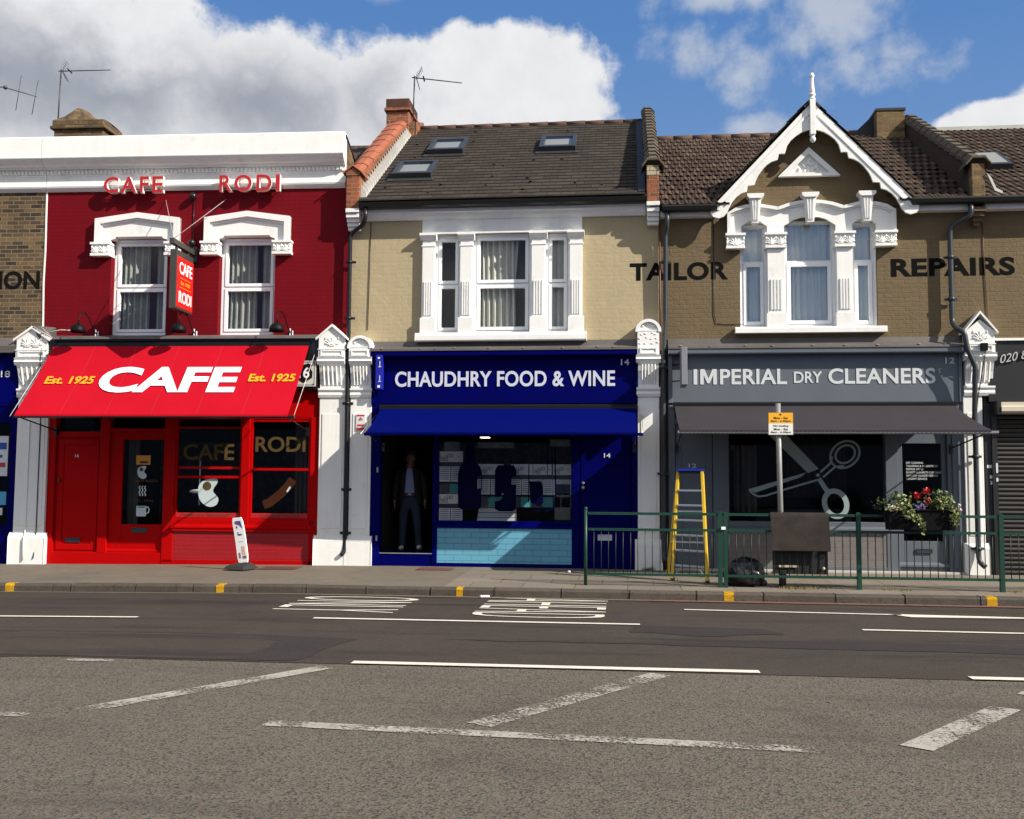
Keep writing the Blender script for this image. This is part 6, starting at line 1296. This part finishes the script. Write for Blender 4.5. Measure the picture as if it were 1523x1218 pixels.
bm = bmesh.new(); bmesh.ops.create_uvsphere(bm, u_segments=20, v_segments=14, radius=1)
bmesh.ops.delete(bm, geom=[v for v in bm.verts if (v.co.z < .12 and v.co.y < -.25) or v.co.z < -.35], context='VERTS')
for v in bm.verts: v.co = Vector((.018+v.co.x*.092*(1+.05*mnoise.noise(v.co*4)), -.008+v.co.y*.108, 1.685+v.co.z*.098*(1+.06*mnoise.noise(v.co*5))))
me = bpy.data.meshes.new('hair'); bm.to_mesh(me); bm.free(); me.materials.append(HAIR); o = bpy.data.objects.new('hair', me); COL.objects.link(o); o.parent = man; [setattr(p, 'use_smooth', True) for p in me.polygons]; sl = o.modifiers.new('s', 'SOLIDIFY'); sl.thickness = .012
skin('shirt', [((0, -.02, .95), (.165, .12)), ((0, -.025, 1.12), (.158, .112)), ((0, -.015, 1.32), (.178, .122)), ((0, .0, 1.45), (.11, .09)), ((.01, -.005, 1.505), (.07, .07))], [(0, 1), (1, 2), (2, 3), (3, 4)], SHIRT, man)
jn = [((0, 0, 1.0), (.160, .118)), ((0, 0, .91), (.165, .125))]; je = [(0, 1)]
for s in (-1, 1):
    i = len(jn); jn += [((s*.10, 0, .80), .105), ((s*.128, -.012, .49), .078), ((s*.148, .012, .12), .070), ((s*.15, .008, .05), .074)]; je += [(1, i), (i, i+1), (i+1, i+2), (i+2, i+3)]
skin('trousers', jn, je, JEANS, man)
for s in (-1, 1):
    b = MB().m(SHOE); c = (s*.16, -.07, .045); b.ball(c, .052, .14, .045, 14, 8); b.ball((s*.152, .015, .075), .045, .06, .05, 10, 7); b.m(BLACK); b.box(s*.16-.05, s*.16+.05, -.20, .06, .0, .012); local(b, 'shoe', man)
b = MB().m(mat('brown_belt', (.05, .03, .02), .5)); b.lathe((0, -.005, .985), [(.165, 0), (.168, .02), (.165, .04)], 20); 
for v in range(len(b.v)): x, y, z = b.v[v]; b.v[v] = (x, y*.74, z)
b.m(STEEL); b.box(-.02, .025, -.140, -.128, .985, 1.02); local(b, 'belt', man)
# open jacket: two fronts, a back and sleeves
def jacket():
    b = MB().m(JACKET); rows = []; n = 26
    for z, rx, ry, gap in ((.80, .235, .155, .62), (.90, .225, .15, .56), (1.05, .205, .14, .46), (1.20, .205, .14, .38), (1.32, .215, .145, .32), (1.41, .205, .125, .30), (1.465, .125, .10, .42), (1.50, .085, .085, .55)):
        rows.append([(rx*sin(a), -.01-ry*cos(a)*(1 if cos(a) < 0 else 1.05), z) for a in [gap+(2*pi-2*gap)*i/n for i in range(n+1)]])
    vs = [v for r in rows for v in r]; m_ = n+1
    b.add(vs, [(j*m_+i, j*m_+i+1, (j+1)*m_+i+1, (j+1)*m_+i) for j in range(len(rows)-1) for i in range(n)], True)
    o = local(b, 'jacket', man); sl = o.modifiers.new('s', 'SOLIDIFY'); sl.thickness = .018; q = o.modifiers.new('sub', 'SUBSURF'); q.levels = 1; q.render_levels = 2
    for s in (-1, 1): skin('sleeve', [((s*.14, .01, 1.42), .088), ((s*.19, .012, 1.38), .082), ((s*.258, .028, 1.14), .066), ((s*.276, -.022, .93), .050), ((s*.278, -.03, .885), .052)], [(0, 1), (1, 2), (2, 3), (3, 4)], JACKET, o)
jacket()
man.rotation_euler.z = radians(9)      # turned a little towards the street corner, leaning on one hip
man.rotation_euler.y = radians(-1.2)
